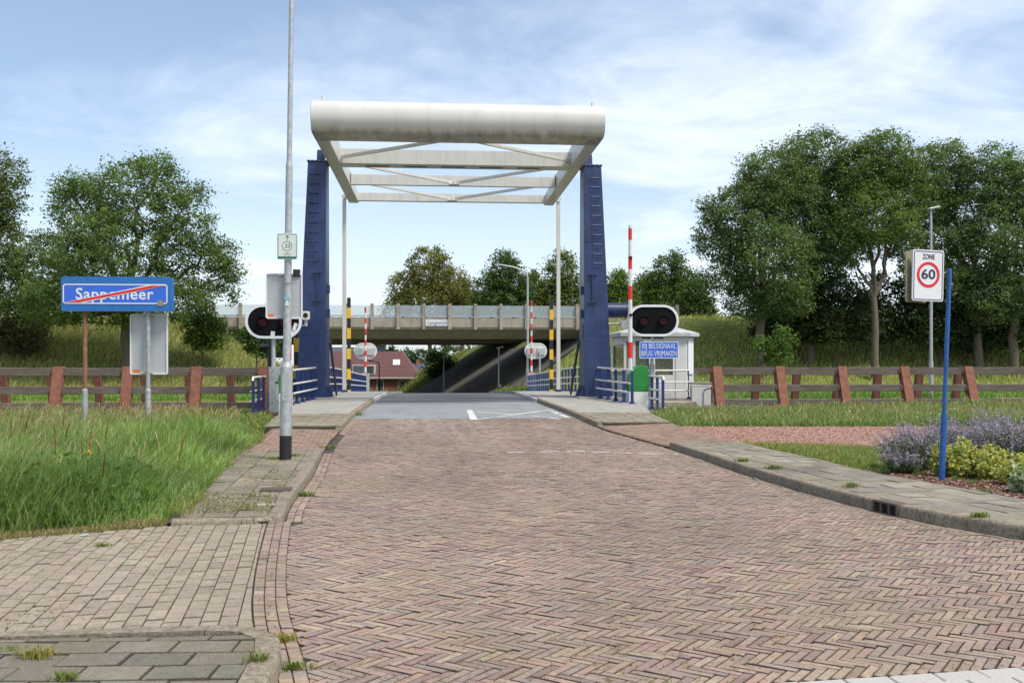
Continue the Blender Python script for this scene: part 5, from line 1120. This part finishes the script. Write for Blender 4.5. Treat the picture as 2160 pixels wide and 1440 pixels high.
# trees behind the overpass
for px, wpx, top, bot, Y_, c_, lab in ((905, 95, 520, 700, 135, (.118, .120, .036), 'yellowish loose tree rising behind the overpass left of centre'), (1062, 68, 528, 700, 130, (.055, .09, .024), 'dark green tree behind the distant bent lamp post'), (1185, 62, 530, 700, 132, (.085, .105, .026), 'olive tree behind the right white hanger'), (975, 50, 585, 700, 140, (.09, .10, .03), 'low tree between the yellowish and the dark green one'), (1120, 40, 570, 700, 140, (.075, .10, .026), 'low tree between the dark green and the olive one'), (1305, 42, 570, 690, 120, (.085, .125, .028), 'light green tree just right of the right tower'), (1415, 70, 532, 690, 124, (.06, .095, .026), 'dark green tree behind the red barrier and the cabin'), (1360, 45, 575, 690, 128, (.075, .11, .028), 'small green tree behind the red and white boom'), (1470, 40, 590, 690, 118, (.05, .08, .024), 'tree filling the gap left of the big right oaks')):
    h_ = bot - top; x = XY(px, Y_)
    lb = [lob(px, top + h_ * .30, wpx * .55, h_ * .30, Y_), lob(px - wpx * .45, top + h_ * .52, wpx * .5, h_ * .27, Y_), lob(px + wpx * .42, top + h_ * .5, wpx * .52, h_ * .28, Y_), lob(px, top + h_ * .68, wpx * .8, h_ * .28, Y_), lob(px - wpx * .7, top + h_ * .8, wpx * .4, h_ * .2, Y_), lob(px + wpx * .65, top + h_ * .8, wpx * .42, h_ * .22, Y_), lob(px + wpx * .15, top + h_ * .14, wpx * .22, h_ * .14, Y_)]
    tree(lab, (x, Y_, -2.3), lb, int(wpx * 260), .2, tuple(q * 1.45 for q in c_), .3, name='tree', group='trees behind the overpass', twig=60, clump=.8, per=26, shell=.6)
for px, py, rx, rz, Y_, c_, lab in ((870, 765, 60, 30, 190, (.05, .085, .04), 'distant hazy tree seen under the overpass left of the dark shrub'), (960, 755, 55, 40, 200, (.065, .095, .045), 'distant tree seen under the overpass behind the dark shrub'), (925, 772, 34, 36, 112, (.028, .07, .014), 'dense dark green shrub on the slope under the overpass'), (800, 748, 40, 22, 170, (.045, .075, .03), 'distant tree peeping over the red roofed house')):
    x = XY(px, Y_); tree(lab, (x, Y_, PY(px, py + rz, Y_).z - 1), [lob(px, py, rx, rz, Y_), lob(px + rx * .4, py + rz * .3, rx * .6, rz * .7, Y_)], 4200, .3 if Y_ > 150 else .17, tuple(q * 1.3 for q in c_), .12, name='tree' if Y_ > 150 else 'bush', group='greenery beyond the underpass', twig=10, clump=.9, cat='tree' if Y_ > 150 else 'bush')

# ---- grass
def blades(P, h, w_, lean, col, cvar=.3, wind=(0, 0), prof=None, tipcol=None):
    n = len(P); a = rng.uniform(0, 2 * math.pi, n); d = np.stack([np.cos(a), np.sin(a), np.zeros(n)], 1); side = np.stack([-np.sin(a), np.cos(a), np.zeros(n)], 1)
    face = rng.uniform(-.9, .9, n); side = side * np.cos(face)[:, None] + d * np.sin(face)[:, None]
    h = h[:, None]; ln = (lean * rng.uniform(.2, 1.3, n))[:, None]; W_ = np.array([wind[0], wind[1], 0])[None]
    prof = prof or ((0, .7), (.4, 1.0), (.75, .65), (1, 0)); lev = []
    for tt, ww in prof:
        c = P + np.array([[0, 0, 1]]) * h * (tt - .25 * ln * tt * tt) + (d * ln + W_) * h * tt ** 2
        if ww == 0: lev.append(c[:, None])
        else: lev.append(np.stack([c - side * w_ * ww / 2, c + side * w_ * ww / 2], 1))
    V = np.concatenate(lev, 1); k = V.shape[1]; tr = []; o = 0
    for i in range(len(prof) - 1):
        if prof[i + 1][1] == 0: tr.append((o, o + 1, o + 2)); o += 2
        else: tr += [(o, o + 1, o + 3), (o, o + 3, o + 2)]; o += 2
    T = (np.arange(n)[:, None, None] * k + np.array(tr)[None]).reshape(-1, 3)
    base = np.array(col); base = base[rng.integers(0, len(base), n)] if base.ndim == 2 else np.repeat(base[None], n, 0)
    c = base * (1 + rng.uniform(-cvar, cvar, n))[:, None]; c = np.repeat(c[:, None], len(tr), 1)
    if tipcol is not None: c[:, -2:] = np.array(tipcol)[None, None] * (1 + rng.uniform(-.2, .2, n))[:, None, None]
    return V.reshape(-1, 3), T, np.clip(c.reshape(-1, 3), .005, 1)
def merge(parts):
    Vs, Ts, Cs, o = [], [], [], 0
    for V, T, c in parts: Vs.append(V); Ts.append(T + o); Cs.append(c); o += len(V)
    return np.concatenate(Vs), np.concatenate(Ts), np.concatenate(Cs)
def inpoly(X, Y, poly):
    r = np.zeros(len(X), bool); n = len(poly)
    for i in range(n):
        x0, y0 = poly[i]; x1, y1 = poly[(i + 1) % n]
        c = ((y0 > Y) != (y1 > Y)) & (X < (x1 - x0) * (Y - y0) / (y1 - y0 + 1e-12) + x0); r ^= c
    return r
def scatter(poly, n, near_bias=0.0):
    xs_ = [p[0] for p in poly]; ys_ = [p[1] for p in poly]; X = []; Y = []; tot = 0
    while tot < n:
        x = rng.uniform(min(xs_), max(xs_), n * 2); y = rng.uniform(min(ys_), max(ys_), n * 2); k = inpoly(x, y, poly)
        zc = y * ct + x * st; xc = x * ct - y * st; k &= (zc > 2) & (np.abs(xc / zc) < .56)
        if near_bias: k &= rng.random(n * 2) < (min(ys_) / np.maximum(y, .1)) ** near_bias
        X.append(x[k]); Y.append(y[k]); tot += k.sum()
    return np.concatenate(X)[:n], np.concatenate(Y)[:n]
def vnoise(x, y, s, seed=0):
    r = np.random.default_rng(seed); o = 0
    for k in range(5): a = r.uniform(0, 6.28); f = s * (1.0 + .7 * k); o = o + np.sin((x * math.cos(a) + y * math.sin(a)) * f + r.uniform(0, 6.28)) / (1 + .5 * k)
    return o / 2.6
def stuff(name, parts, label, cat, matl=None):
    V, T, c = merge(parts); o = np_mesh(name, V, T, matl or M_GRASS, c); tag(o, label, cat, kind='stuff'); return o
GREEN = [(.18, .27, .075), (.23, .31, .10), (.29, .35, .145), (.15, .23, .065), (.33, .36, .18)]
DARKG = [(.13, .23, .055), (.16, .26, .07), (.12, .20, .055)]
STRAW = [(.36, .29, .15), (.42, .34, .19), (.30, .25, .13), (.27, .26, .12)]
LG = [(-4.3, 8.75), (-3.2, 9.15), (-2.6, 9.6), (-2.42, 10.1), (-2.55, 11.4), (-2.88, 14.0), (-3.15, 16.6), (-3.42, 19.5), (-4.1, 23), (-6.5, 28), (-16.5, 30.3), (-17, 25), (-9, 13)]
def tall_grass():
    parts = []; gzz = -.04
    def P3(x, y, z=gzz): z = np.where(x > np.interp(y, [9.3, 11.3, 14, 16.6], [-2.48, -2.64, -2.98, -3.2]), .07, gzz); return np.stack([x, y, z], 1)
    def P3_(x, y, z=gzz): return np.stack([x, y, np.full(len(x), z)], 1)
    def edge(x, y):      # distance-like factor: low at the mown right edge and front
        e = np.interp(y, [8.7, 9.15, 9.75, 10.2, 11.4, 14, 16.6, 19.5, 23, 28], [-4.3, -3.2, -2.6, -2.4, -2.55, -2.88, -3.15, -3.42, -4.1, -6.5]); return np.clip((e - x) / 1.0, 0, 1)
    x, y = scatter(LG, 62000, 1.5); e = edge(x, y); pn = .5 + .5 * vnoise(x, y, 1.1, 3)
    h = (.16 + .5 * e ** .7) * rng.uniform(.55, 1.15, len(x)) * (.62 + .62 * pn) * np.interp(y, [9, 17, 23, 30], [1.05, 1.0, .62, .42]); w_ = (.0055 + .00055 * y)[:, None]
    cols = np.array(GREEN)
    V_, T_, c_ = blades(P3(x, y), h, w_, .6, cols, .25, (.16, -.05))
    tn = 1.02 + .34 * vnoise(x, y, 1.6, 9) + .22 * vnoise(x, y, 4.5, 10); c_ = np.clip(c_ * np.repeat(tn, 5)[:, None] * np.array([[.98, 1.06, .95]]), .01, 1); parts.append((V_, T_, c_))
    yy = rng.uniform(9.4, 20, 2600); xx = np.interp(yy, [p[0] for p in GL], [p[1] for p in GL]) + rng.normal(0, .05, len(yy)) + .09 * vnoise(yy, yy * .3, 5.0, 12); zz_ = np.where(yy < 16.4, .085, .06)
    parts.append(blades(np.stack([xx, yy, zz_], 1), rng.uniform(.03, .17, len(yy)), np.full((len(yy), 1), .008), .9, np.array([(.24, .27, .09), (.30, .29, .11), (.18, .24, .07)]), .25))
    # darker nettle-like patch at the front
    fr = [(-4.6, 8.9), (-3.2, 9.2), (-2.8, 9.8), (-2.75, 10.6), (-3.2, 11.5), (-5.2, 11.2)]
    x, y = scatter(fr, 6000); e = edge(x, y); parts.append(blades(P3(x, y), (.2 + .45 * e) * rng.uniform(.5, 1.1, len(x)), np.full((len(x), 1), .012), .5, np.array(DARKG), .3, (.05, 0)))
    x, y = scatter(fr, 1500); e = edge(x, y); z = rng.uniform(.02, 1, len(x)) * (.1 + .45 * e); L_ = leaves(np.stack([x, y, z], 1), .045, (.075, .14, .04), .3, .3); parts.append(L_)
    # pale seeding stems
    x, y = scatter(LG, 7000, .35); k = edge(x, y) > .5; x, y = x[k], y[k]; pn = vnoise(x, y, .8, 5); k = pn > rng.uniform(-.2, 1.2, len(x)) - .35 * (y > 15); x, y = x[k], y[k]
    parts.append(blades(P3(x, y), rng.uniform(.5, .85, len(x)) * np.interp(y, [9, 19, 25, 30], [1, 1, .75, .55]), (.0026 + .00022 * y)[:, None], .45, np.array(STRAW), .2, (.18, -.02), prof=((0, .55), (.5, .5), (.78, .5), (.86, 2.4), (.94, 1.7), (1, 0)), tipcol=(.40, .31, .20)))
    x, y = scatter(LG, 110, .6); k = edge(x, y) > .4; x, y = x[k], y[k]
    parts.append(blades(P3(x, y), rng.uniform(.55, .95, len(x)), np.full((len(x), 1), .011), .15, np.array([(.22, .10, .045), (.17, .085, .04), (.28, .17, .08)]), .2, (.08, 0), prof=((0, .4), (.45, .4), (.6, 1.9), (.8, 1.6), (1, 0))))
    # yellow flower heads
    x, y = scatter([(-4.6, 9.3), (-3.7, 9.6), (-3.6, 11), (-5.5, 11.5)], 90); parts.append(leaves(np.stack([x, y, rng.uniform(.35, .6, len(x))], 1), .02, (.75, .5, .03), .15, 2))
    stuff('tall_grass', parts, 'tall wild green grass with pale seed heads filling the left verge', 'grass')
tall_grass()
def verge(name, poly, n, h0, h1, cols, label, bias=1.0, straw=.1, w0=.006, wk=.0006, z=-.04, wind=(.1, 0), flowers=None, seed=1, zf=None):
    x, y = scatter(poly, n, bias); pn = .5 + .5 * vnoise(x, y, .9, seed); zz_ = np.full(len(x), z) if zf is None else np.array([zf(a, b) for a, b in zip(x, y)])
    P = np.stack([x, y, zz_], 1); h = rng.uniform(h0, h1, len(x)) * (.65 + .6 * pn) * (1 + .35 * vnoise(x, y, .35, seed + 50)); parts = [blades(P, h, (w0 + wk * y)[:, None], .55, np.array(cols) * 1.3, .3, wind)]
    ns = int(n * straw)
    if ns:
        q = rng.choice(len(P), ns, replace=False); parts.append(blades(P[q], h[q] * rng.uniform(1.0, 1.5, ns), ((w0 + wk * y[q]) * .45)[:, None], .4, np.array(STRAW), .25, wind, prof=((0, .5), (.6, .45), (.82, 2.0), (1, 0))))
    if flowers:
        for cnt, col, sz in flowers:
            q = rng.choice(len(P), cnt, replace=False); fp = P[q].copy(); fp[:, 2] += h[q] * rng.uniform(.85, 1.15, cnt); parts.append(leaves(fp, sz, col, .15, 2))
    return stuff(name, parts, label, 'grass')
verge('verge_grass', [(-3.3, 16.6), (-3.45, 19), (-3.85, 23), (-4.3, 26), (-4.6, 28.4), (-5.3, 30.2), (-11, 30.4), (-7, 28), (-4.4, 23.5)], 13000, .08, .26, [(.13, .19, .045), (.16, .20, .05), (.20, .21, .07), (.09, .15, .035)], 'short mown grass between the tall grass and the left bridge railing', .6, .06, .007, .0006, flowers=((160, (.7, .45, .02), .03),), seed=8)
verge('verge_grass', [(5.7, 24), (6.3, 27.5), (6.6, 29), (7.2, 31), (9.0, 31.2), (14, 32.3), (24, 33), (24, 23.6), (9.5, 21.9), (5.9, 22.4)], 62000, .10, .34, [(.13, .20, .055), (.10, .17, .045), (.17, .22, .075), (.21, .22, .10)], 'long grass verge with white flowers in front of the right fender', .5, .10, .007, .0007, flowers=((420, (.72, .70, .58), .035), (60, (.7, .45, .03), .03)), seed=11)
verge('verge_grass', [(5.62, 16.3), (5.75, 13), (5.95, 12.4), (6.6, 12.6), (8.2, 15.8), (5.8, 17.2)], 12000, .03, .14, [(.11, .19, .045), (.15, .21, .06), (.24, .22, .09)], 'small patch of short grass between the gravel and the purple flowers', .5, .08, .005, .0005, z=.03, seed=15)
verge('far_bank_grass', [(-34, 48.2), (-5, 48.2), (-6, 63), (-11, 66), (-40, 66)], 16000, .1, .3, [(.13, .23, .045), (.10, .19, .04), (.17, .24, .06)], 'bright green mown grass on the far canal bank at the left', .3, .02, .02, .0006, seed=21, zf=terrain)
verge('far_bank_grass', [(8, 48.2), (36, 48.2), (46, 66), (12, 66), (7, 60)], 17000, .12, .4, [(.11, .20, .04), (.09, .17, .04), (.16, .22, .06)], 'green grass on the far canal bank at the right', .3, .04, .02, .0006, seed=22, flowers=((150, (.7, .68, .5), .06),), zf=terrain)
def bankz(x, y): return terrain(x, y)
verge('bank_grass', [(-42, 65), (-9, 65), (-11, 80), (-14, 83), (-48, 83)], 22000, .15, .6, [(.27, .27, .08), (.30, .285, .115), (.19, .24, .065), (.37, .32, .15)], 'long dry olive grass on the left road embankment', .2, .28, .022, .0004, seed=31, zf=bankz, wind=(.3, 0))
verge('bank_grass', [(6, 66), (48, 66), (56, 83), (14, 83), (10, 76)], 22000, .15, .55, [(.32, .34, .09), (.23, .31, .075), (.33, .36, .115), (.38, .34, .15)], 'long grass on the right road embankment', .2, .2, .022, .0004, seed=32, zf=bankz, wind=(.2, 0), flowers=((200, (.6, .5, .05), .07),))
verge('bank_grass', [(-8, 111), (2, 111), (8, 122), (-12, 122)], 7000, .4, .8, [(.15, .17, .04), (.12, .16, .035), (.2, .2, .07)], 'sunlit yellow green grass on the slope beyond the overpass', 0, .2, .03, .0003, seed=33, zf=bankz)
verge('roadside_grass', [(4.2, 66), (8.5, 66), (8.5, 78), (4.6, 78)], 3500, .25, .7, [(.10, .17, .035), (.13, .19, .05)], 'grass beside the far road below the dark slope', 0, .1, .025, .0003, seed=34, zf=bankz)
# strip of dry mown grass and moss at the front of the tall grass
verge('dry_edge_grass', [(-4.4, 8.2), (-2.5, 9.30), (-2.5, 9.55), (-3.0, 9.5), (-4.5, 8.75)], 5200, .02, .07, [(.24, .20, .10), (.30, .23, .12), (.15, .17, .06)], 'thin strip of dry short grass along the block driveway', 0, .05, .004, .0004, z=-.005, seed=41)
verge('dry_edge_grass', [(5.45, 17.5), (5.75, 14.4), (6.0, 14), (6.3, 15.2), (7.5, 16.5), (6, 17.3)], 3000, .02, .08, [(.30, .25, .10), (.34, .27, .13), (.2, .2, .07)], 'yellowed short grass between the right pavement and the gravel', 0, .05, .005, .0004, z=.05, seed=42)
# weeds growing from joints
def tuft(label, px, py, z, r, n, h, cols=None):
    c = PG(px, py, z); P = np.stack([c.x + rng.normal(0, r, n), c.y + rng.normal(0, r * .6, n), np.full(n, z)], 1)
    V, T, cc = blades(P, rng.uniform(.4, 1, n) * h, np.full((n, 1), .005 + c.y * .0003), .9, np.array(cols or [(.16, .22, .05), (.22, .24, .06), (.11, .17, .04)]), .25)
    o = np_mesh('weed_tuft', V, T, M_GRASS, cc); tag(o, label, 'weed', 'weeds growing from paving joints', 'stuff')
YW = [(.30, .26, .05), (.36, .27, .08), (.2, .22, .05)]
for a in (('green weed tuft in the bottom left pavement tiles', 140, 1432, .09, .03, 70, .06), ('yellow green weed tuft on the bottom left kerb', 75, 1385, .09, .045, 120, .06, YW), ('weeds in the kerb joint at the left edge', 20, 1378, .07, .05, 110, .05), ('weed at the bottom left pavement corner stone', 545, 1395, .09, .03, 70, .07), ('weeds and dry leaves in the gutter by the corner kerb', 590, 1352, .0, .05, 150, .06, YW), ('weeds in the gutter below the corner kerb', 625, 1410, .0, .04, 90, .06), ('weed tuft in the middle of the block driveway', 216, 1152, .0, .03, 70, .045), ('yellow weed in the block driveway near the kerb', 225, 1356, .0, .025, 50, .03, YW), ('small weed at the rounded left kerb corner', 545, 1092, .0, .06, 90, .05), ('weeds in the gutter below the left kerb', 645, 1046, .0, .05, 110, .09), ('weeds at the end of the left kerb', 690, 946, .0, .09, 140, .09), ('weeds on the pavement beside the lamp post foot', 618, 962, .1, .06, 90, .06), ('weeds on the pavement left of the lamp post', 580, 968, .1, .06, 70, .06, YW), ('weed tuft at the left bridge kerb', 745, 876, .12, .14, 160, .16), ('green weed tuft near the top of the right kerb', 1566, 973, .12, .05, 110, .07), ('green weed tuft on the right kerb above the drain', 1634, 988, .12, .055, 120, .07), ('green weed tuft in the middle of the right pavement', 1796, 1026, .12, .045, 130, .07), ('weed tuft on the kerb below the mulch bed', 2065, 1090, .12, .04, 110, .07), ('grass growing over the right kerb face', 2032, 1100, .05, .03, 90, .09), ('grass stalks beside the drain inlet', 1918, 1082, .0, .02, 40, .12), ('weeds on the right bridge kerb', 1217, 872, .14, .15, 150, .1), ('moss and weeds on the right bridge pavement', 1248, 884, .13, .2, 140, .06, YW), ('weeds at the tip of the right kerb', 1412, 942, .0, .08, 80, .05, YW)): tuft(*a)
# moss tufts in the joints of the road and the driveway
def joint_moss():
    n = 2600; u = rng.uniform(0, 1, n); px = rng.uniform(640, 2160, n); py = 900 + 540 * u ** .8
    X = []; 
    for a, b in zip(px, py):
        p = PG(a, b, 0)
        if kl(p.y) + .1 < p.x < kr(p.y) - .05 and p.y > white_line(p.x) + .03 and vnoise(np.array([p.x]), np.array([p.y]), 1.7, 77)[0] > -.1: X.append((p.x, p.y, -.012))
    n = 900
    for a, b in zip(rng.uniform(0, 590, n), rng.uniform(1100, 1350, n)):
        p = PG(a, b, 0); X.append((p.x, p.y, -.01))
    for a, b in zip(rng.uniform(400, 700, 2600), rng.uniform(940, 1080, 2600)):
        p = PG(a, b, .1)
        if gl(p.y) < p.x < kl(p.y) - .15 and 9.4 < p.y < 16.3: X.append((p.x, p.y, .09))
    X = np.repeat(np.array(X), 5, 0); X[:, :2] += rng.normal(0, .006, (len(X), 2))
    V, T, c = blades(X, rng.uniform(.012, .028, len(X)), np.full((len(X), 1), .005), .9, np.array([(.20, .19, .05), (.26, .22, .07), (.14, .16, .045)]), .3)
    o = np_mesh('joint_moss', V, T, M_GRASS, c); tag(o, 'moss and seedlings growing in the paving joints', 'moss', kind='stuff')
joint_moss()

# ---- gravel strip, mulch bed, planting
gv = sheet('gravel_path', [(5.5, 22.3), (5.45, 20), (5.45, 17.6), (5.9, 16.9), (8.3, 16.0), (16, 14.9), (22, 21.2), (10, 21.9)], lambda x, y: .065, M_GRAVEL, 'strip of red gravel beside the right pavement', 'gravel path')
def chips(name, poly, n, size, cols, z, label, cat, flat=.35, parent=None):
    x, y = scatter(poly, n, .8); P = np.stack([x, y, np.full(n, z)], 1); d, a, b = rot_basis(n); s = size * rng.uniform(.5, 1.4, n)[:, None]
    V = np.stack([P - a * s - b * s * .4, P + a * s * .7 - b * s * .5, P + a * s + b * s * .4, P - a * s * .6 + b * s * .5 + d * s * flat], 1).reshape(-1, 3); V[:, 2] = z + np.abs(V[:, 2] - z) * .8
    i = np.arange(n)[:, None] * 4; T = np.concatenate([i + [[0, 1, 2]], i + [[0, 2, 3]]], 1).reshape(-1, 3)
    c = np.array(cols)[rng.integers(0, len(cols), n)] * (1 + rng.uniform(-.3, .3, n))[:, None]; o = np_mesh(name, V, T, M_CHIP, np.repeat(np.clip(c, 0, 1), 2, 0), parent)
    if parent is None: tag(o, label, cat, kind='stuff')
    else: o['kind'] = 'stuff'
chips('gravel', [(5.5, 22.2), (5.5, 17.6), (5.95, 17), (8.3, 16.1), (13, 15.4), (16, 21.5), (10, 21.8)], 16000, .022, [(.34, .185, .14), (.40, .25, .20), (.25, .125, .095), (.46, .35, .29), (.29, .15, .115)], .07, '', '', parent=gv)
mb = sheet('mulch_bed', [(5.7, 11.95), (5.86, 11), (6.12, 9.65), (6.7, 8.65), (7.6, 7.8), (9.5, 7), (11, 9), (9.5, 12.5), (7, 12.9), (5.9, 12.5)], lambda x, y: .07, M_SOIL, 'bark mulch bed under the purple flowers', 'flower bed')
chips('bark_chips', [(5.72, 12.0), (5.88, 11), (6.14, 9.65), (6.72, 8.7), (7.6, 7.9), (9.5, 9), (8.5, 12), (6.2, 12.6)], 9000, .03, [(.15, .075, .05), (.21, .12, .085), (.10, .045, .032), (.30, .21, .165)], .075, '', '', parent=mb)
def catmint(label, x, y, r, h, stems, group='purple catmint plants'):
    t = thing('catmint_plant', label, 'flowering plant', (x, y, .07), group=group)
    n = stems; a = rng.uniform(0, 6.283, n); rr = np.sqrt(rng.random(n)) * r * .5; P = np.stack([np.cos(a) * rr, np.sin(a) * rr, np.zeros(n)], 1)
    out = np.stack([np.cos(a), np.sin(a), np.zeros(n)], 1); ln = rng.uniform(.55, 1.15, n) * h; sp_ = (rr / (r * .5)) * rng.uniform(.5, 1.2, n)
    def at(f): return P + out * (sp_ * r * .75 * f ** 1.3)[:, None] + np.array([[0, 0, 1]]) * (ln * (f - .22 * sp_ * f * f))[:, None]
    parts = []; fl = []
    for f in np.linspace(.12, .75, 13):
        q = at(f) + rng.normal(0, .022, (n, 3)); parts.append(leaves(q, .030, (.12, .16, .085), .3, .5))
    for k, f in enumerate(np.linspace(.60, 1.0, 8)):
        for rep in range(2 if k % 2 else 3): q = at(f) + rng.normal(0, .011 + .006 * (1 - f), (n, 3)); fl.append(leaves(q, .0165, [(.34, .29, .43), (.28, .235, .36), (.40, .35, .48)][rep], .25, .2))
    V, T, c = merge(parts); np_mesh('foliage', V, T, M_LEAF, c, t); V, T, c = merge(fl); np_mesh('flower_spikes', V, T, M_PETAL, c, t)
    st_ = MB()
    for i in range(0, n, 3): st_.tube([tuple(at(f)[i]) for f in (0, .5, .95)], .003, 4)
    st_.build('stems', M_LEAF2, t)
M_LEAF2 = mat('green_stem', (.10, .13, .06), .8)
for (px, py, Y_, r_, h_, n_, lab) in ((1935, 990, 12.75, .48, .62, 170, 'purple catmint plant left of the leaning blue sign post'), (2010, 985, 13.1, .48, .68, 150, 'purple catmint plant just behind the blue sign post'), (2085, 990, 13.0, .55, .68, 190, 'purple catmint plant behind the yellow green shrubs'), (2155, 990, 12.6, .55, .70, 190, 'purple catmint plant cut by the right edge'), (1905, 1000, 12.35, .26, .30, 70, 'low purple catmint sprawling at the left end of the flower bed'), (2120, 985, 13.9, .55, .78, 130, 'purple catmint plant at the back of the flower bed')):
    catmint(lab, XY(px, Y_), Y_, r_, h_, n_)
def low_shrub(label, px, Y_, r_, h_, n, col, leaf=.028, name='variegated_shrub'):
    x = XY(px, Y_); t = thing(name, label, 'shrub', (x, Y_, .06), group='low shrubs in the mulch bed'); parts = []; k = 60
    a = rng.uniform(0, 6.283, k); rr = np.sqrt(rng.random(k)) * r_; hh = h_ * (1.05 - .55 * (rr / r_) ** 2) * rng.uniform(.65, 1.25, k)
    i = rng.integers(0, k, n); f = rng.random(n) ** .6; P = np.stack([np.cos(a[i]) * rr[i] * (.5 + .5 * f), np.sin(a[i]) * rr[i] * (.5 + .5 * f), hh[i] * f], 1) + rng.normal(0, .028, (n, 3)); P[:, 2] = np.abs(P[:, 2]) + .01
    col = np.array(col); c0 = col[rng.integers(0, len(col), n)]; V, T, c = leaves(P, leaf, (1, 1, 1), .2, .5); c = np.clip(c * np.repeat(c0, 2, 0), 0, 1); np_mesh('foliage', V, T, M_LEAF, c, t)
    s_ = MB()
    for j in range(0, k, 2): s_.tube([(math.cos(a[j]) * rr[j] * .4, math.sin(a[j]) * rr[j] * .4, 0), (math.cos(a[j]) * rr[j] * .8, math.sin(a[j]) * rr[j] * .8, hh[j] * .6), (math.cos(a[j]) * rr[j], math.sin(a[j]) * rr[j], hh[j])], .0035, 4)
    s_.build('stems', M_LEAF2, t)
VAR = [(.50, .48, .13), (.58, .54, .19), (.34, .38, .09), (.20, .28, .065), (.62, .58, .28)]
low_shrub('yellow green variegated shrub right beside the blue sign post', 2028, 11.85, .26, .40, 3000, VAR)
low_shrub('yellow green variegated shrub in the middle of the bed', 2085, 11.65, .28, .36, 3200, VAR)
low_shrub('yellow green variegated shrub at the right edge of the picture', 2150, 11.0, .24, .32, 2600, VAR)
low_shrub('small white leaved shrub at the right picture edge', 2156, 10.35, .12, .27, 900, [(.5, .54, .46), (.58, .6, .54), (.2, .3, .15)], .035)
low_shrub('small sprig of yellow leaves left of the blue sign post', 1985, 11.95, .12, .42, 700, VAR)
for px, py, lab in ((1915, 1000, 'small green weed at the left end of the mulch bed'), (1840, 985, 'green weed at the edge of the mulch'), (2075, 1042, 'seedling in the mulch near the pavement'), (2055, 1020, 'seedling in the mulch below the yellow shrub'), (2015, 1015, 'grassy seedling right of the blue sign post'), (1940, 1005, 'trailing weed on the mulch left of the blue post')): tuft(lab, px, py, .075, .04, 70, .08, [(.10, .18, .04), (.14, .21, .05)])
# litter
t = thing('litter', 'small scrap of blue and white litter on the block driveway', 'litter', (*PG(178, 1131, 0).xy, .012), R(20)); MB().add([(-.035, -.012, 0), (.03, -.015, .004), (.04, .012, .012), (-.03, .014, .006)], [(0, 1, 2, 3)]).build('wrapper', mat('litter_blue', (.3, .42, .6), .4), t)
M_LSTONE = mat('beige_stone', (.34, .29, .21), .9, var=.2, scale=40)
# a pale patch tile on the left pavement
t = tag(MB().box((0, 0, 0), (.2, .11, .012)).build('loose_stone', M_LSTONE, None, .004), 'pale loose stone lying on the left pavement corner', 'stone'); t.location = (*PG(558, 1063, .08).xy, lz(PG(558, 1063, .08).y) + .004); t.rotation_euler = (0, 0, .1)
